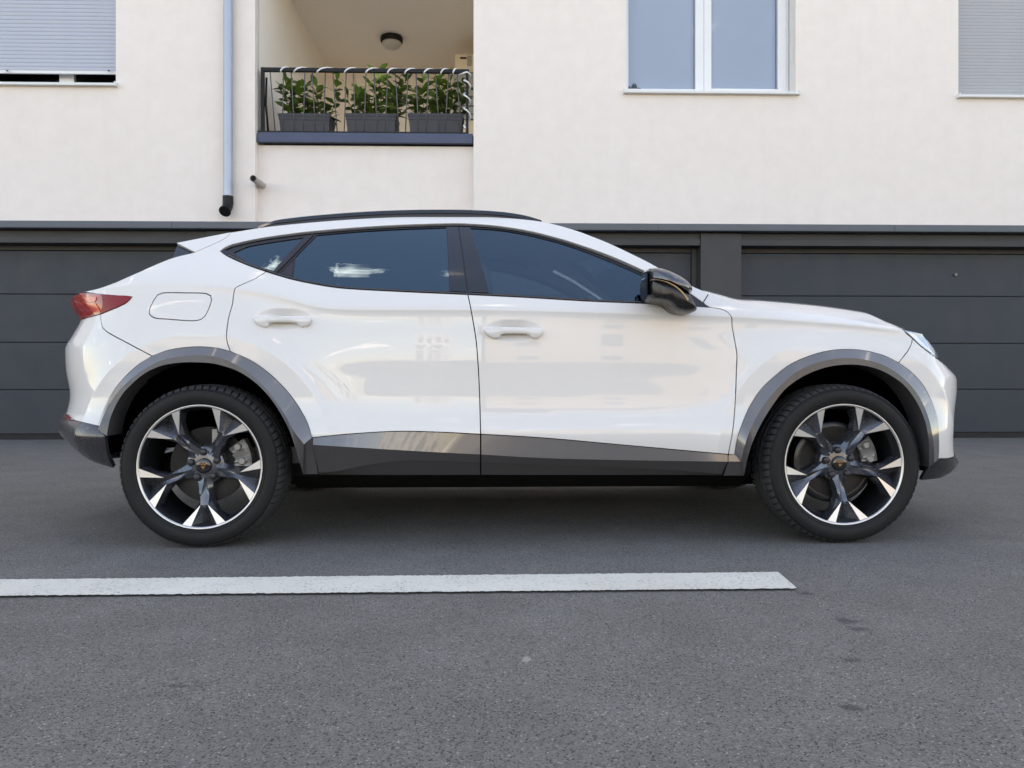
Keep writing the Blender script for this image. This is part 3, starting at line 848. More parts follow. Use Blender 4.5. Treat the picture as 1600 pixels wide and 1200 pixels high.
ROWS = sorted([0] + [sg * o for sg in (-1, 1) for o in (0.003, 0.007, 0.012, 0.019, 0.030)] + [sg * (0.030 + 0.018 * k) for sg in (-1, 1) for k in range(1, 60)])
def panel_mesh(lp, holes=(), gap=0.0022, off=0.0, step=0.018, flange=0.016, extra=()):
    lp = resample(inset(lp, gap), 0.012)
    hs = [resample(inset(h, -gap), 0.012)[::-1] for h in holes]
    offf = off if callable(off) else (lambda s, z: off)
    pts = list(lp); ed = [(i, (i + 1) % len(lp)) for i in range(len(lp))]
    for h in hs:
        k = len(pts); pts += h; ed += [(k + i, k + (i + 1) % len(h)) for i in range(len(h))]
    bpts = list(pts)
    grid = {}
    for p in bpts: grid.setdefault((int(p[0] // 0.02), int(p[1] // 0.02)), []).append(p)
    def clear(p, r):
        i, j = int(p[0] // 0.02), int(p[1] // 0.02)
        return all(math.dist(p, q) > r for a in (-1, 0, 1) for b in (-1, 0, 1) for q in grid.get((i + a, j + b), ()))
    s0, s1 = min(p[0] for p in lp), max(p[0] for p in lp); z0, z1 = min(p[1] for p in lp), max(p[1] for p in lp)
    n = int((s1 - s0) / step) + 1
    for i in range(n + 1):
        s = s0 + (s1 - s0) * i / n; c = zc(s)
        for r in ROWS:
            z = c + r
            if z0 < z < z1 and inside((s, z), lp) and not any(inside((s, z), h) for h in hs) and clear((s, z), 0.006): pts.append((s, z))
    for wx in (-WHX, WHX):                # follow the ridge of the arch flare
        if s0 - 0.6 < wx < s1 + 0.6:
            for r_ in (0.530, 0.541, 0.546, 0.5485, 0.551, 0.556, 0.566, 0.580):
                for k in range(150):
                    a_ = PI * k / 149; p = (wx + r_ * math.cos(a_), WHZ + r_ * math.sin(a_))
                    if inside(p, lp) and not any(inside(p, h) for h in hs) and clear(p, 0.004): pts.append(p)
    for p in extra:
        if inside(p, lp) and not any(inside(p, h) for h in hs) and clear(p, 0.004): pts.append(p)
    res = delaunay_2d_cdt([Vector(p) for p in pts], ed, [], 0, 1e-6)
    vv = [(v.x, v.y) for v in res[0]]; ff = []
    for f in res[2]:
        m = (sum(vv[i][0] for i in f) / 3, sum(vv[i][1] for i in f) / 3)
        if inside(m, lp) and not any(inside(m, h) for h in hs): ff.append(tuple(f))
    V = [S(s, z, offf(s, z)) for s, z in vv]; F = []
    if callable(off):
        N = []; e = 0.002
        for s, z in vv:
            p = [Vector(S(s + i * e, z + j * e, offf(s + i * e, z + j * e))) for i, j in ((1, 0), (-1, 0), (0, 1), (0, -1))]
            N.append((p[0] - p[1]).cross(p[2] - p[3]).normalized()[:])
    else: N = [SN(s, z) for s, z in vv]
    for f in ff:
        a, b, c = (Vector(V[i]) for i in f)
        nn = (b - a).cross(c - a)
        F.append(f if nn.dot(Vector(N[f[0]])) > 0 else f[::-1])
    if flange:
        for loop in [lp] + hs:
            k = len(V); m = len(loop)
            for i, (s, z) in enumerate(loop):
                o = offf(s, z); a = Vector(S(s, z, o)); nrm = Vector(SN(s, z))
                t = Vector(S(*loop[(i + 1) % m])) - Vector(S(*loop[i - 1]))
                side = t.cross(nrm)
                side = side.normalized() if side.length > 1e-9 else nrm
                V += [a[:], (a - nrm * flange)[:]]; N += [side[:], side[:]]
            for i in range(m):
                j = (i + 1) % m; F.append((k + 2 * i, k + 2 * i + 1, k + 2 * j + 1, k + 2 * j))
    return V, F, N
def flip(V, F, N): return [(x, -y, z) for x, y, z in V], [tuple(f[::-1]) for f in F], [(a, -b, c) for a, b, c in N]
def two(name, mesh, mat, par=None, par2=None):
    """a part on the near side and its mirror image on the far side"""
    V, F, N = mesh
    a = link_mesh(name, V, F, mat, par or car, True, N)
    V, F, N = flip(V, F, N)
    b = link_mesh(name, V, F, mat, par2 or car, True, N)
    return a, b
def whole(name, mesh, mat, par=None):
    """near half and far half as one part"""
    V, F, N = mesh; V2, F2, N2 = flip(V, F, N); k = len(V)
    return link_mesh(name, V + V2, F + [tuple(i + k for i in f) for f in F2], mat, par or car, True, N + N2)
def flat_normals(V, F): return None
def mir_obj(o, par=None):
    """mirror image of a plain mesh object on the far side"""
    me = o.data.copy()
    for v in me.vertices: v.co.y = -v.co.y
    me.flip_normals()
    b = bpy.data.objects.new(o.name, me); C.objects.link(b); b.parent = par or o.parent; return b

# materials of the car
t = NT('pearl_white_paint')
fl = t.noise(900, 2, 0.5); bgn = t.noise(1.5, 3)
c = t.mix(t.ramp(bgn, 0.3, 0.7), (0.690, 0.665, 0.638), (0.710, 0.685, 0.658))
c = t.mix(1.0, c, t.ramp(fl, 0.3, 0.7, (0.985,) * 3, (1.01,) * 3), 'MULTIPLY')
dust = t.math('MULTIPLY', t.ramp(t.noise(14, 6, 0.7), 0.5, 0.8), 0.05)
c = t.mix(dust, c, (0.62, 0.59, 0.55))
t.bsdf(c, 0.45, 0.0, 1.0, 0.006, 0.08)
m_paintw = t.m
m_clad = plain('grey_gloss_cladding', (0.140, 0.133, 0.134), 0.24, 0.2, 0.9, 0.05, 3)
m_clad_shade = plain('shaded_grey_cladding', (0.068, 0.064, 0.067), 0.36, 0.1, 0.2, 0.08, 4)  # cladding again, darkened: shade on inner and lower facets put into colour
m_gloss = plain('gloss_black_trim', (0.010, 0.010, 0.012), 0.12, 0, 0.6)
m_satin = plain('satin_black_trim', (0.020, 0.018, 0.022), 0.38)
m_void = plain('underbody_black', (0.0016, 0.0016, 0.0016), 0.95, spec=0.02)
m_under = plain('underbody_grey', (0.008, 0.008, 0.008), 0.9, 0, 0, 0.4, 5, spec=0.1)
m_tyre = plain('tyre_rubber', (0.0095, 0.0095, 0.010), 0.62, 0, 0, 0.3, 12, 0.15, 240, 0.001, 0.28)
m_tread = plain('tread_rubber', (0.042, 0.042, 0.043), 0.7, 0, 0, 0.3, 30, 0.2, 240, 0.001, 0.3)
m_graph = plain('graphite_alloy', (0.092, 0.097, 0.112), 0.27, 0.65, 0.7, 0.06, 6)
m_mach = plain('machined_alloy', (0.66, 0.65, 0.64), 0.36, 0.75, 0.0, 0.03, 6)
m_barrel = plain('dark_alloy_barrel', (0.020, 0.021, 0.025), 0.35, 0.5, 0.3)
m_disc = plain('brake_disc_steel', (0.022, 0.022, 0.023), 0.45, 0.8, 0, 0.15, 20)
m_cali = plain('cast_caliper', (0.30, 0.29, 0.275), 0.5, 0.5, 0, 0.2, 20)
m_copper = plain('copper_emblem', (0.42, 0.22, 0.10), 0.3, 0.8)
m_sideglass = glass_mat('tinted_door_glass', (0.52, 0.58, 0.61), 1.60, 0, 0.12, (0.62, 0.86, 1.0))
m_privacy = glass_mat('dark_privacy_glass', (0.040, 0.055, 0.07), 1.60, 0, 0.145, (0.62, 0.86, 1.0))
m_screen = glass_mat('windscreen_glass', (0.80, 0.84, 0.84), 1.52)
m_cabin = plain('cabin_charcoal', (0.10, 0.10, 0.105), 0.75)
m_seat = plain('seat_fabric', (0.17, 0.17, 0.18), 0.85, 0, 0, 0.1, 30)
m_lampred = plain('tail_lamp_red', (0.32, 0.008, 0.006), 0.15, 0, 0.5, 0.15, 30)
m_lampdark = plain('tail_lamp_smoked', (0.24, 0.008, 0.014), 0.3, 0, 0.08, spec=0.2)
m_lampglow = plain('tail_lamp_orange_red', (0.55, 0.045, 0.02), 0.2, 0, 0.6, 0.2, 40)
m_lamphead = plain('head_lamp_lens', (0.30, 0.36, 0.43), 0.08, 0.35, 1.0)
m_drl = plain('light_strip_white', (0.72, 0.78, 0.84), 0.15, 0, 1.0)
m_refl = plain('red_reflector', (0.22, 0.03, 0.03), 0.15, 0, 1.0)

# ---- outlines read from the photo
ARCH_R = [(154, 666), (157, 654), (166, 632), (179, 609), (197.5, 587), (216, 570.5), (238, 556.5), (263, 547.5), (291, 543), (316, 542), (341, 544.5), (360, 549.3), (391, 563), (416, 580), (435, 597), (454, 618), (469, 640), (480, 661), (487, 684)]
ARCH_RC = [(156, 672), (163, 655), (172, 635), (186, 612), (205, 592), (225, 577), (247, 565), (268, 559), (291, 556), (310, 555), (332, 556.5), (352, 562), (378, 575), (400, 592), (417, 609), (434, 631), (448, 653), (460, 675), (475, 694)]
ARCH_RI = [(169, 681), (173, 660), (180, 640), (192, 616), (208, 598), (228, 582), (250, 572), (268, 568), (288, 566), (308, 566), (330, 567.5), (350, 572), (372, 580), (393, 593), (410, 608), (427, 628), (443, 654), (455, 680), (474, 741)]
ARCH_F = [(1148, 711), (1152, 687), (1160.5, 661), (1173, 633), (1190, 608), (1213, 586), (1235, 569.6), (1263, 557), (1294, 548.4), (1325, 546), (1353, 548.5), (1381.6, 556), (1404, 567), (1424, 582), (1441, 600.5), (1453, 621.7), (1462, 645), (1466, 672), (1467, 698), (1466, 717)]
ARCH_FC = [(1157.7, 721), (1163, 699), (1172, 672), (1186, 644), (1204, 619), (1225, 597), (1246, 580), (1271, 568.5), (1298, 561.5), (1326, 559.5), (1352, 562), (1378, 569.5), (1399, 581), (1418, 597), (1433, 615), (1444, 635), (1452, 657), (1457, 681), (1459, 702), (1459, 719)]
ARCH_FI = [(1162.5, 743), (1168, 716), (1177, 688), (1191, 659), (1208, 632), (1226, 609), (1248, 592), (1272, 580), (1297, 572.5), (1324, 569.5), (1349, 571), (1374, 577.5), (1396, 589), (1414, 603), (1428, 621), (1438, 639), (1446, 660), (1450.5, 683), (1452, 704), (1452, 725)]
SEAM_B = [(731, 460.3), (735, 479), (739, 501), (744, 532.5), (747, 570), (749.4, 617), (750.6, 664), (751, 678.5)]
SEAM_A = [(1098.5, 473), (1109, 480.2), (1125, 482.5), (1137.5, 488), (1143, 495), (1144, 510), (1148.5, 535), (1151.5, 554), (1150.6, 579), (1149, 625.6), (1145, 672.5), (1138, 710)]
SEAM_C = [(416, 424.5), (397.5, 436), (376, 445.5), (367, 451), (365, 460), (363, 476), (358, 493), (354, 520), (354.5, 533), (360, 549.3)]
BELT_R = [(416, 424.5), (435, 430.5), (462.5, 438), (509, 447), (540, 450.8), (619, 455.3), (731, 460.3)]
BELT_F = [(731, 460.3), (825, 465), (919, 470.5), (1012.5, 474.3), (1044, 475.8), (1109, 480.2)]
DLO_TOP = [(344, 392), (352, 386.5), (360, 382.8), (404, 373), (466, 364), (494, 361), (556, 355.8), (619, 352), (681, 349.8), (716, 349.3), (745, 350.6), (775, 353), (810, 358), (840, 364), (869, 371.6), (887.5, 376.8), (950, 398.5), (1009, 424.5), (1075, 457), (1098.5, 473)]
DLO_TAIL = [(416, 424.5), (385, 413.5), (354, 399.5), (344, 392)]
BOT_R = [(751, 678.5), (680, 675), (620, 674), (545, 678.3), (487, 684)]
BOT_F = [(751, 678.5), (845, 684), (970, 695), (1070, 704), (1138, 710)]
EDGE = [(1108, 458), (1081, 446.4), (1050, 430), (1012.5, 409), (980, 393), (950, 379), (925, 369), (903, 360.8), (869, 350.8), (844, 345.6), (815, 342), (780, 339.5), (744, 338.3), (681, 338), (619, 339), (556, 342), (494, 346.5), (431, 352.5), (407, 355.5), (385, 359), (361, 362.8)]
TAILE = [(305, 394), (266, 404), (210, 428), (163, 448), (129, 456)]
BUMP_R = [(157, 491), (158, 503), (160.5, 512), (167, 518.5), (200, 536.5), (238, 556.5)]
HOODS = [(1108, 458), (1133, 465.5), (1159, 475), (1181, 480), (1240, 487), (1300, 494), (1350, 502), (1390, 509.5), (1409, 513.5)]
BUMP_F = [(1426, 529), (1423, 540), (1419, 547.5), (1404, 567)]
def cut(path, a, b):
    """run of a polyline between two of its points"""
    i, j = path.index(a), path.index(b); return path[i:j + 1] if i <= j else path[j:i + 1][::-1]

for u, v, w in ((441.5, 500.5, 46), (802, 518, 47)):
    x, z = sz(u, v); CUPS.append((x, z + 0.004, w * 0.00268, 0.047, 0.027))
cup_pts = [(cx_ + i * 0.007, cz_ + j * 0.006) for cx_, cz_, rx, rz, d in CUPS for i in range(-20, 21) for j in range(-9, 10)]

fuel = outline([(241, 468), (246, 461), (254, 457.8), (290, 457.6), (322, 458.6), (329, 462), (330.5, 469), (322, 491), (314, 499), (301, 501.2), (262, 498.6), (241, 496.5), (233, 490), (234, 482), (241, 468)])
side = outline(EDGE, [(361, 362.8), (350, 373), (305, 394)], TAILE, [(129, 456), (160, 460), (206, 464)], [(206, 464), (197, 473.5), (157, 491)], BUMP_R,
               cut(ARCH_R, (238, 556.5), (360, 549.3)), SEAM_C[::-1], DLO_TAIL, DLO_TOP, [(1098.5, 473), (1108, 458)])
two('body_side', panel_mesh(side, [fuel]), m_paintw)
two('fuel_flap', panel_mesh(fuel), m_paintw)
fender = outline(HOODS, [(1409, 513.5), (1415, 520), (1426, 529)], BUMP_F, cut(ARCH_F, (1404, 567), (1148, 711)), [(1148, 711), (1138, 710)], SEAM_A[::-1], [(1098.5, 473), (1108, 458)])
two('front_wing', panel_mesh(fender), m_paintw)
fdoor = outline(SEAM_B, BOT_F, cut(SEAM_A, (1138, 710), (1109, 480.2)), BELT_F[::-1])
fd, fd2 = two('front_door', panel_mesh(fdoor, extra=cup_pts), m_paintw)
rdoor = outline(SEAM_C, cut(ARCH_R, (360, 549.3), (487, 684)), BOT_R[::-1], SEAM_B[::-1], BELT_R[::-1])
rdr, rdr2 = two('rear_door', panel_mesh(rdoor, extra=cup_pts), m_paintw)
zt = sz(1440, 566)[1]
fb = outline([(1426, 529), (1441, 543), (1462, 559), (1470, 565)], ('s', [(SF, 0.755), (SF, 0.362)]), [(1480, 716.6), (1466, 717)], cut(ARCH_F, (1466, 717), (1404, 567)), BUMP_F[::-1])
whole('front_bumper', panel_mesh(fb), m_paintw)
lip = outline([(1452, 725), (1466, 717), (1480, 716.6)], ('s', [(SF, 0.362), (SF, 0.245)]), [(1460, 747.5), (1438, 750)], [(1438, 750), (1452, 725)])
whole('front_lip', panel_mesh(lip, off=0.003, gap=0.001), plain('front_lip_black', (0.024, 0.023, 0.026), 0.28, 0, 0.4))
rb = outline(BUMP_R[::-1], [(157, 491), (140, 495.5), (128, 499)], ('s', [(SB, 0.955), (SB, 0.515)]), [(108, 655), (116, 657), (154, 666)], cut(ARCH_R, (154, 666), (238, 556.5)))
whole('rear_bumper', panel_mesh(rb), m_paintw)
m_rl = plain('rear_lower_grey', (0.028, 0.026, 0.033), 0.28, 0.1, 0.4)
rl = outline([(169, 681), (154, 666), (116, 657), (108, 655)], ('s', [(SB, 0.515), (SB, 0.300)]), [(150, 722), (178, 731)], [(178, 731), (170, 707), (169, 681)])
rlo = whole('rear_lower_bumper', panel_mesh(rl, off=lambda s, z: 0.002 + 0.016 * max(0.0, min(1.0, (0.515 - z) / 0.055, (z - 0.33) / 0.13)), gap=0.001), m_rl)
two('reflector', panel_mesh(outline([(103, 645), (114, 653), (117, 657), (108, 657), (99, 653)], [(99, 653), (103, 645)]), off=0.006, gap=0.0), m_refl, rlo, rlo)
# tail lamp: smoked front half, red rear half with orange guides
tl_d = outline([(160, 460), (185, 461.5), (203, 462.5), (206, 465)], [(206, 465), (197, 473.5), (157, 491)], [(157, 491), (162, 476), (160, 460)])
lamp, lamp2 = two('tail_lamp', panel_mesh(tl_d, off=0.004, gap=0.0006), m_lampdark)
tl_r = outline([(160, 460), (162, 476), (157, 491)], [(157, 491), (140, 495.5), (128, 499)], ('s', [(SB + 0.30, 0.955), (SB + 0.30, 1.035)]), [(128, 457.5), (160, 460)])
two('lamp_lens', panel_mesh(tl_r, off=0.004, gap=0.0006), m_lampred, lamp, lamp2)
for k, pg in enumerate(([(131, 464), (152, 464), (153, 467), (150, 472), (140, 471.5), (134, 468)], [(133, 469), (143, 474), (151, 474), (158, 487), (150, 488), (141, 480)], [(118, 470), (126, 474), (136, 483), (148, 489), (137, 490), (126, 482)])):
    two('light_guide', panel_mesh(outline(pg + [pg[0]]), off=0.0065, gap=0.0, flange=0.003), m_lampglow if k < 2 else m_lampred, lamp, lamp2)
# head lamp
hl = outline([(1409, 513.5), (1415, 520), (1426, 529), (1441, 543), (1462, 559)], ('s', [(XF + 0.618, 0.775), (XF + 0.618, 0.888)]), [(1440, 520), (1425, 515.5), (1409, 513.5)])
hlo, hlo2 = two('head_lamp', panel_mesh(hl, off=-0.006, gap=0.004), m_lamphead)
two('light_strip', panel_mesh(outline([(1416, 518), (1428, 522), (1440, 534), (1462, 556)], [(1462, 556), (1440, 540.5), (1427, 528), (1416, 518)]), off=0.001, gap=0.0, flange=0.004), m_drl, hlo, hlo2)
two('lamp_surround', panel_mesh(hl, off=-0.012, gap=0.0005), m_gloss, hlo, hlo2)

# ---- strips of trim built from rows of outline (each row: photo points, stand-off from the body)
def strip(rows, n=72, turn_in=None):
    """facetted band through rows of photo points; facets keep sharp edges between rows"""
    P = []
    for pts, off in rows:
        cv = catmull(pts, 3.0); L = [0]
        for a, b in zip(cv, cv[1:]): L.append(L[-1] + math.dist(a, b))
        row = []; k = 0
        for i in range(n + 1):
            q = L[-1] * i / n
            while k < len(L) - 2 and L[k + 1] < q: k += 1
            f = (q - L[k]) / max(1e-9, L[k + 1] - L[k])
            u, v = (cv[k][j] + (cv[k + 1][j] - cv[k][j]) * f for j in (0, 1))
            s, z = sz(u, v, off); p = S(s, z); nrm = SN(s, z)
            row.append((p[0] + nrm[0] * off * (s > XF or s < XB), p[1] - off if not (s > XF or s < XB) else p[1] + nrm[1] * off, p[2] + nrm[2] * off * (s > XF or s < XB)))
        P.append(row)
    if turn_in: P.append([(x, y + turn_in, z) for x, y, z in P[-1]])
    return P
def strip_obj(name, P, mats, par=None, par2=None, ends=True):
    """rows -> one mesh per side, smooth along and sharp across"""
    def make(sg):
        V, F, MI = [], [], []
        for k in range(len(P) - 1):
            b = len(V); m = len(P[k])
            V += [(x, y * sg, z) for x, y, z in P[k]] + [(x, y * sg, z) for x, y, z in P[k + 1]]
            for i in range(m - 1):
                q = (b + i, b + i + 1, b + m + i + 1, b + m + i)
                F.append(q); MI.append(min(k, len(mats) - 1))
        return V, F, MI
    res = []
    for sg, pp in ((1, par), (-1, par2)):
        V, F, MI = make(sg)
        # face outwards (away from the centreline)
        out = []
        for q in F:
            a, b, c_, d_ = (Vector(V[i]) for i in q)
            nn = (c_ - a).cross(d_ - b)
            out.append(q)
        o = link_mesh(name, V, out, mats[0], pp or car, True)
        for m_ in mats[1:]: o.data.materials.append(m_)
        o.data.polygons.foreach_set('material_index', MI)
        bm = bmesh.new(); bm.from_mesh(o.data)
        tot = sum((f.normal.y for f in bm.faces)) * sg
        if tot > 0: bmesh.ops.reverse_faces(bm, faces=bm.faces[:])
        bm.to_mesh(o.data); bm.free()
        res.append(o)
    return res
strip_obj('rear_arch_trim', strip([(ARCH_R, 0.000), (ARCH_R, 0.004), (ARCH_RC, 0.026), (ARCH_RI, 0.028)], 90, 0.13), [m_clad, m_clad, m_clad_shade, m_clad_shade])
strip_obj('front_arch_trim', strip([(ARCH_F, 0.000), (ARCH_F, 0.004), (ARCH_FC, 0.026), (ARCH_FI, 0.028)], 90, 0.13), [m_clad, m_clad, m_clad_shade, m_clad_shade])
# sill cladding per door and the short pieces that join the arches
def sillset(top, cre, cur, bot, name, pa, pb):
    strip_obj(name, strip([(top, 0.001), (top, 0.006), (cre, 0.020), (cur, 0.006), (cur, 0.001), (bot, -0.02)], 60, 0.12), [m_clad, m_clad, m_clad_shade, m_clad_shade, m_clad_shade, m_clad_shade], pa, pb)
g1 = 0.8
sillset([(489, 684.2), (545, 678.8), (620, 674.6), (680, 675.6), (750, 679.2)], [(489, 695), (545, 698.5), (620, 703), (680, 706.5), (750, 710)],
        [(498, 739), (530, 735.5), (570, 727.5), (628, 719.8), (680, 720.5), (750, 722.8)], [(499, 741.5), (560, 741.8), (620, 742), (680, 742), (750, 741.8)], 'door_cladding', rdr, rdr2)
sillset([(752.2, 679.2), (845, 684.6), (970, 695.5), (1070, 704.5), (1137, 710.5)], [(752.2, 710), (845, 715.5), (970, 718.8), (1070, 720.4), (1137, 721.3)],
        [(752.2, 722.8), (845, 726.5), (970, 731), (1070, 735.5), (1128, 741.4)], [(752.2, 741.8), (845, 742), (970, 742), (1070, 742), (1128.5, 742.6)], 'door_cladding', fd, fd2)
strip_obj('sill_end', strip([([(475, 694), (487.5, 684.5)], 0.012), ([(474.5, 741), (497, 740.8)], 0.012)], 6, 0.1), [m_clad_shade])
strip_obj('sill_end', strip([([(1138.5, 710.5), (1149, 711)], 0.008), ([(1138, 721), (1157.7, 721.2)], 0.022), ([(1130.5, 743), (1162.5, 743)], 0.022)], 6, 0.1), [m_clad, m_clad_shade, m_clad_shade])

# ---- windows
dlo = outline(DLO_TOP, [(1098.5, 473), (1109, 480.2)], BELT_F[::-1], BELT_R[::-1], DLO_TAIL)
gq = outline([(365, 393.5), (388, 384), (435, 375.8), (474, 370.2)], [(474, 370.2), (450, 395), (427, 422)], [(427, 422), (391, 410.8), (365, 393.5)])
gr_ = outline([(495, 366.4), (556, 361), (619, 357.3), (697, 354.4)], [(697, 354.4), (699, 390), (702, 454)], [(702, 454), (619, 451.6), (540, 447), (494, 440.5), (458.5, 432.5)], [(458.5, 432.5), (461, 401)], [(461, 401), (495, 366.4)])
gt = outline([(459, 403.5), (456.3, 431.5)], [(456.3, 431.5), (437, 425.8)], [(437, 425.8), (459, 403.5)])
gf = outline([(735, 355.4), (775, 358), (810, 363), (840, 369.5), (887.5, 382.5), (950, 406), (1009, 432), (1046, 452)], [(1046, 452), (1046, 471.2)], [(1046, 471.2), (1009, 470), (919, 466), (825, 460.3), (764, 456.8)], [(764, 456.8), (752, 412), (735, 355.4)])
trim, trim2 = two('window_trim', panel_mesh(dlo, [gq, gr_, gt, gf], gap=0.0005, off=-0.004, flange=0.02), m_satin)
two('rear_door_glass', panel_mesh(gr_, gap=-0.002, off=-0.008, flange=0), m_privacy, rdr, rdr2)
two('quarter_glass', panel_mesh(gq, gap=-0.002, off=-0.008, flange=0), m_privacy)
two('corner_panel', panel_mesh(gt, gap=0.001, off=-0.005, flange=0.005), m_satin, rdr, rdr2)
two('front_door_glass', panel_mesh(gf, gap=-0.002, off=-0.008, flange=0), m_sideglass, fd, fd2)
for pg, pa, pb in (([[(698, 354.4), (715.2, 354.2)], [(715.2, 354.2), (722, 400), (729.6, 456.5)], [(729.6, 456.5), (702.5, 454.3)], [(702.5, 454.3), (698, 354.4)]], rdr, rdr2),
                   ([[(717.2, 354.3), (735, 355.2)], [(735, 355.2), (752, 412), (763.5, 457.3)], [(763.5, 457.3), (731.8, 456.7)], [(731.8, 456.7), (724, 400), (717.2, 354.3)]], fd, fd2)):
    two('pillar_trim', panel_mesh(outline(*pg), gap=0.0008, off=0.0, flange=0.008), m_gloss, pa, pb)
# raised seal line along the top of the windows, and the bar ahead of the quarter glass
def bead(path, off, r, name, mat, par, par2):
    pts = [S(*sz(u, v), off) for u, v in catmull(path, 6)]
    a = MB().tube(pts, r, 6).build(name, mat, par, True); mir_obj(a, par2)
bead([(352, 389), (362, 384.6), (404, 375), (466, 366), (494, 363.2), (556, 358), (619, 354.3), (681, 352), (716, 351.5), (745, 352.7), (775, 355.2), (810, 360.2), (840, 366.3), (887.5, 379.2), (950, 401.5), (1009, 427.5), (1070, 457)], -0.003, 0.006, 'window_seal', m_gloss, trim, trim2)
bead([(355, 397), (385, 410.8), (416, 421.8), (462.5, 435.5), (509, 444.5), (540, 448.6), (619, 453), (731, 458.2), (825, 463), (919, 468.6), (1012.5, 472.4), (1044, 474)], -0.003, 0.005, 'window_seal', m_gloss, trim, trim2)
two('divider_bar', panel_mesh(outline([(477, 368.5), (491, 366)], [(491, 366), (460, 398), (432, 426.5)], [(432, 426.5), (428.5, 424.5)], [(428.5, 424.5), (451, 396), (477, 368.5)]), gap=0.0008, off=0.002, flange=0.006), m_satin)

# ---- roof, windscreen, tail glass: skins stretched between the two edges
def skin(edge, bow, crown, name, mat, n=14, par=None, drop=0.004):
    """edge: list of (x, y, z) on the near side; spans to the mirror edge"""
    V, F = [], []
    m = len(edge)
    for i, (x, y, z) in enumerate(edge):
        k = i / (m - 1)
        b = bow(k) if callable(bow) else bow; c_ = crown(k) if callable(crown) else crown
        for j in range(2 * n + 1):
            w = j / n - 1; q = 1 - w * w
            V.append((x + b * q, abs(y) * w, z - drop * (abs(w) > 0.999) + c_ * q))
    for i in range(m - 1):
        for j in range(2 * n):
            a = i * (2 * n + 1) + j; F.append((a, a + 2 * n + 1, a + 2 * n + 2, a + 1))
    o = link_mesh(name, V, F, mat, par or car, True)
    bm = bmesh.new(); bm.from_mesh(o.data)
    if sum(f.normal.z for f in bm.faces) < 0: bmesh.ops.reverse_faces(bm, faces=bm.faces[:])
    bm.to_mesh(o.data); bm.free(); return o
def edge3(path, off=-0.002): return [S(*sz(u, v), off) for u, v in catmull(path, 8)]
i_ = EDGE.index((903, 360.8))
skin(edge3(EDGE[:i_ + 1]), lambda k: 0.13 - 0.05 * k, lambda k: 0.0 + 0.012 * k, 'windscreen', m_screen)
skin(edge3(EDGE[i_:]), lambda k: 0.08 * (1 - k) - 0.02 * k, lambda k: 0.012 + 0.03 * math.sin(min(1, k * 1.6) * PI / 2), 'roof', m_paintw)
tw = edge3(TAILE)
skin(tw, -0.10, 0.004, 'tail_glass', m_privacy)
# tailgate between the lamps
tg = outline(('s', [(SB + 0.32, 0.957), (SB, 0.957), (SB, 1.075), (SB + 0.32, 1.04)]))
whole('tailgate', panel_mesh(tg, gap=0.001), m_paintw)
# roof spoiler
sp_px = outline([(361, 362.8), (275.8, 379.4)], [(275.8, 379.4), (305, 394)], [(305, 394), (350, 373), (361, 362.8)])
two('spoiler_end', panel_mesh(sp_px, gap=0.0006, flange=0.03), m_paintw)
spt = edge3([(361, 362.8), (320, 370), (275.8, 379.4)])
spl = skin(spt, lambda k: -0.02 - 0.03 * k, lambda k: 0.042 - 0.012 * k, 'roof_spoiler', m_paintw)
spu = edge3([(305, 395), (277, 381)], -0.004)
skin(spu, lambda k: -0.02 - 0.03 * k, 0.03, 'spoiler_underside', m_gloss, par=spl)
two('spoiler_blade', panel_mesh(outline([(275.6, 381), (266.5, 404)], [(266.5, 404), (300, 393)], [(300, 393), (275.6, 381)]), gap=0.0, off=-0.01, flange=0.01), m_gloss, spl, spl)

# bonnet: height grid between the wing seams, its crest fitted to the photo's outline
HS = [S(*sz(u, v)) for u, v in catmull(HOODS, 6)]
hx, hy, hz_ = Curve([(p[0], p[0]) for p in HS]), Curve([(p[0], -p[1]) for p in HS]), Curve([(p[0], p[2]) for p in HS])
hx0, hx1 = HS[0][0], HS[-1][0]
HSIL = [(1108, 456), (1133, 463.5), (1175, 467.5), (1237.5, 473), (1300, 481.5), (1347, 490), (1378, 499), (1400, 506.5), (1412, 511)]
rise = []
for u, v in HSIL:
    lo, hi = 0.0, 0.2
    x = ray_at(u, v, -0.66)[0]; x = min(max(x, hx0), hx1)
    for k in range(24):
        r_ = (lo + hi) / 2
        top_ = min(proj(x + 0.0, -hy(x) * w, hz_(x) + r_ * (1 - w ** 3))[1] for w in [j / 12 for j in range(13)])
        if top_ > v: lo = r_
        else: hi = r_
    rise.append((x, r_))
rr = []
for p in sorted(rise):
    if not rr or p[0] - rr[-1][0] > 0.01: rr.append(p)
RISE = Curve(rr)
V, F = [], []; NX, NY = 60, 24
for i in range(NX + 1):
    for j in range(2 * NY + 1):
        w = j / NY - 1; aw = abs(w); k = i / NX
        xa = hx0 - 0.02 + 0.10 * (1 - aw ** 2); xb = max(hx1, XF + (AF(0.885) + 0.012) * math.sqrt(max(0.0, 1 - (hy(hx1) * aw / 0.90) ** 2)) - 0.004) * (1 - aw ** 8) + hx1 * aw ** 8
        x = xa + (xb - xa) * k; xe = hx0 + (hx1 - hx0) * k
        V.append((x, hy(xe) * w, hz_(xe) - 0.002 + RISE(xe) * (1 - aw ** 3) + 0.010 * math.exp(-((aw - 0.55) / 0.09) ** 2) * sstep(0, 0.3, k) * 0 + (0.897 - hz_(xe) - RISE(xe) * (1 - aw ** 3)) * sstep(0.80, 1.0, k) * (1 - aw ** 4)))
for i in range(NX):
    for j in range(2 * NY):
        a = i * (2 * NY + 1) + j; F.append((a, a + 2 * NY + 1, a + 2 * NY + 2, a + 1))
link_mesh('bonnet', V, F, m_paintw, car, True)
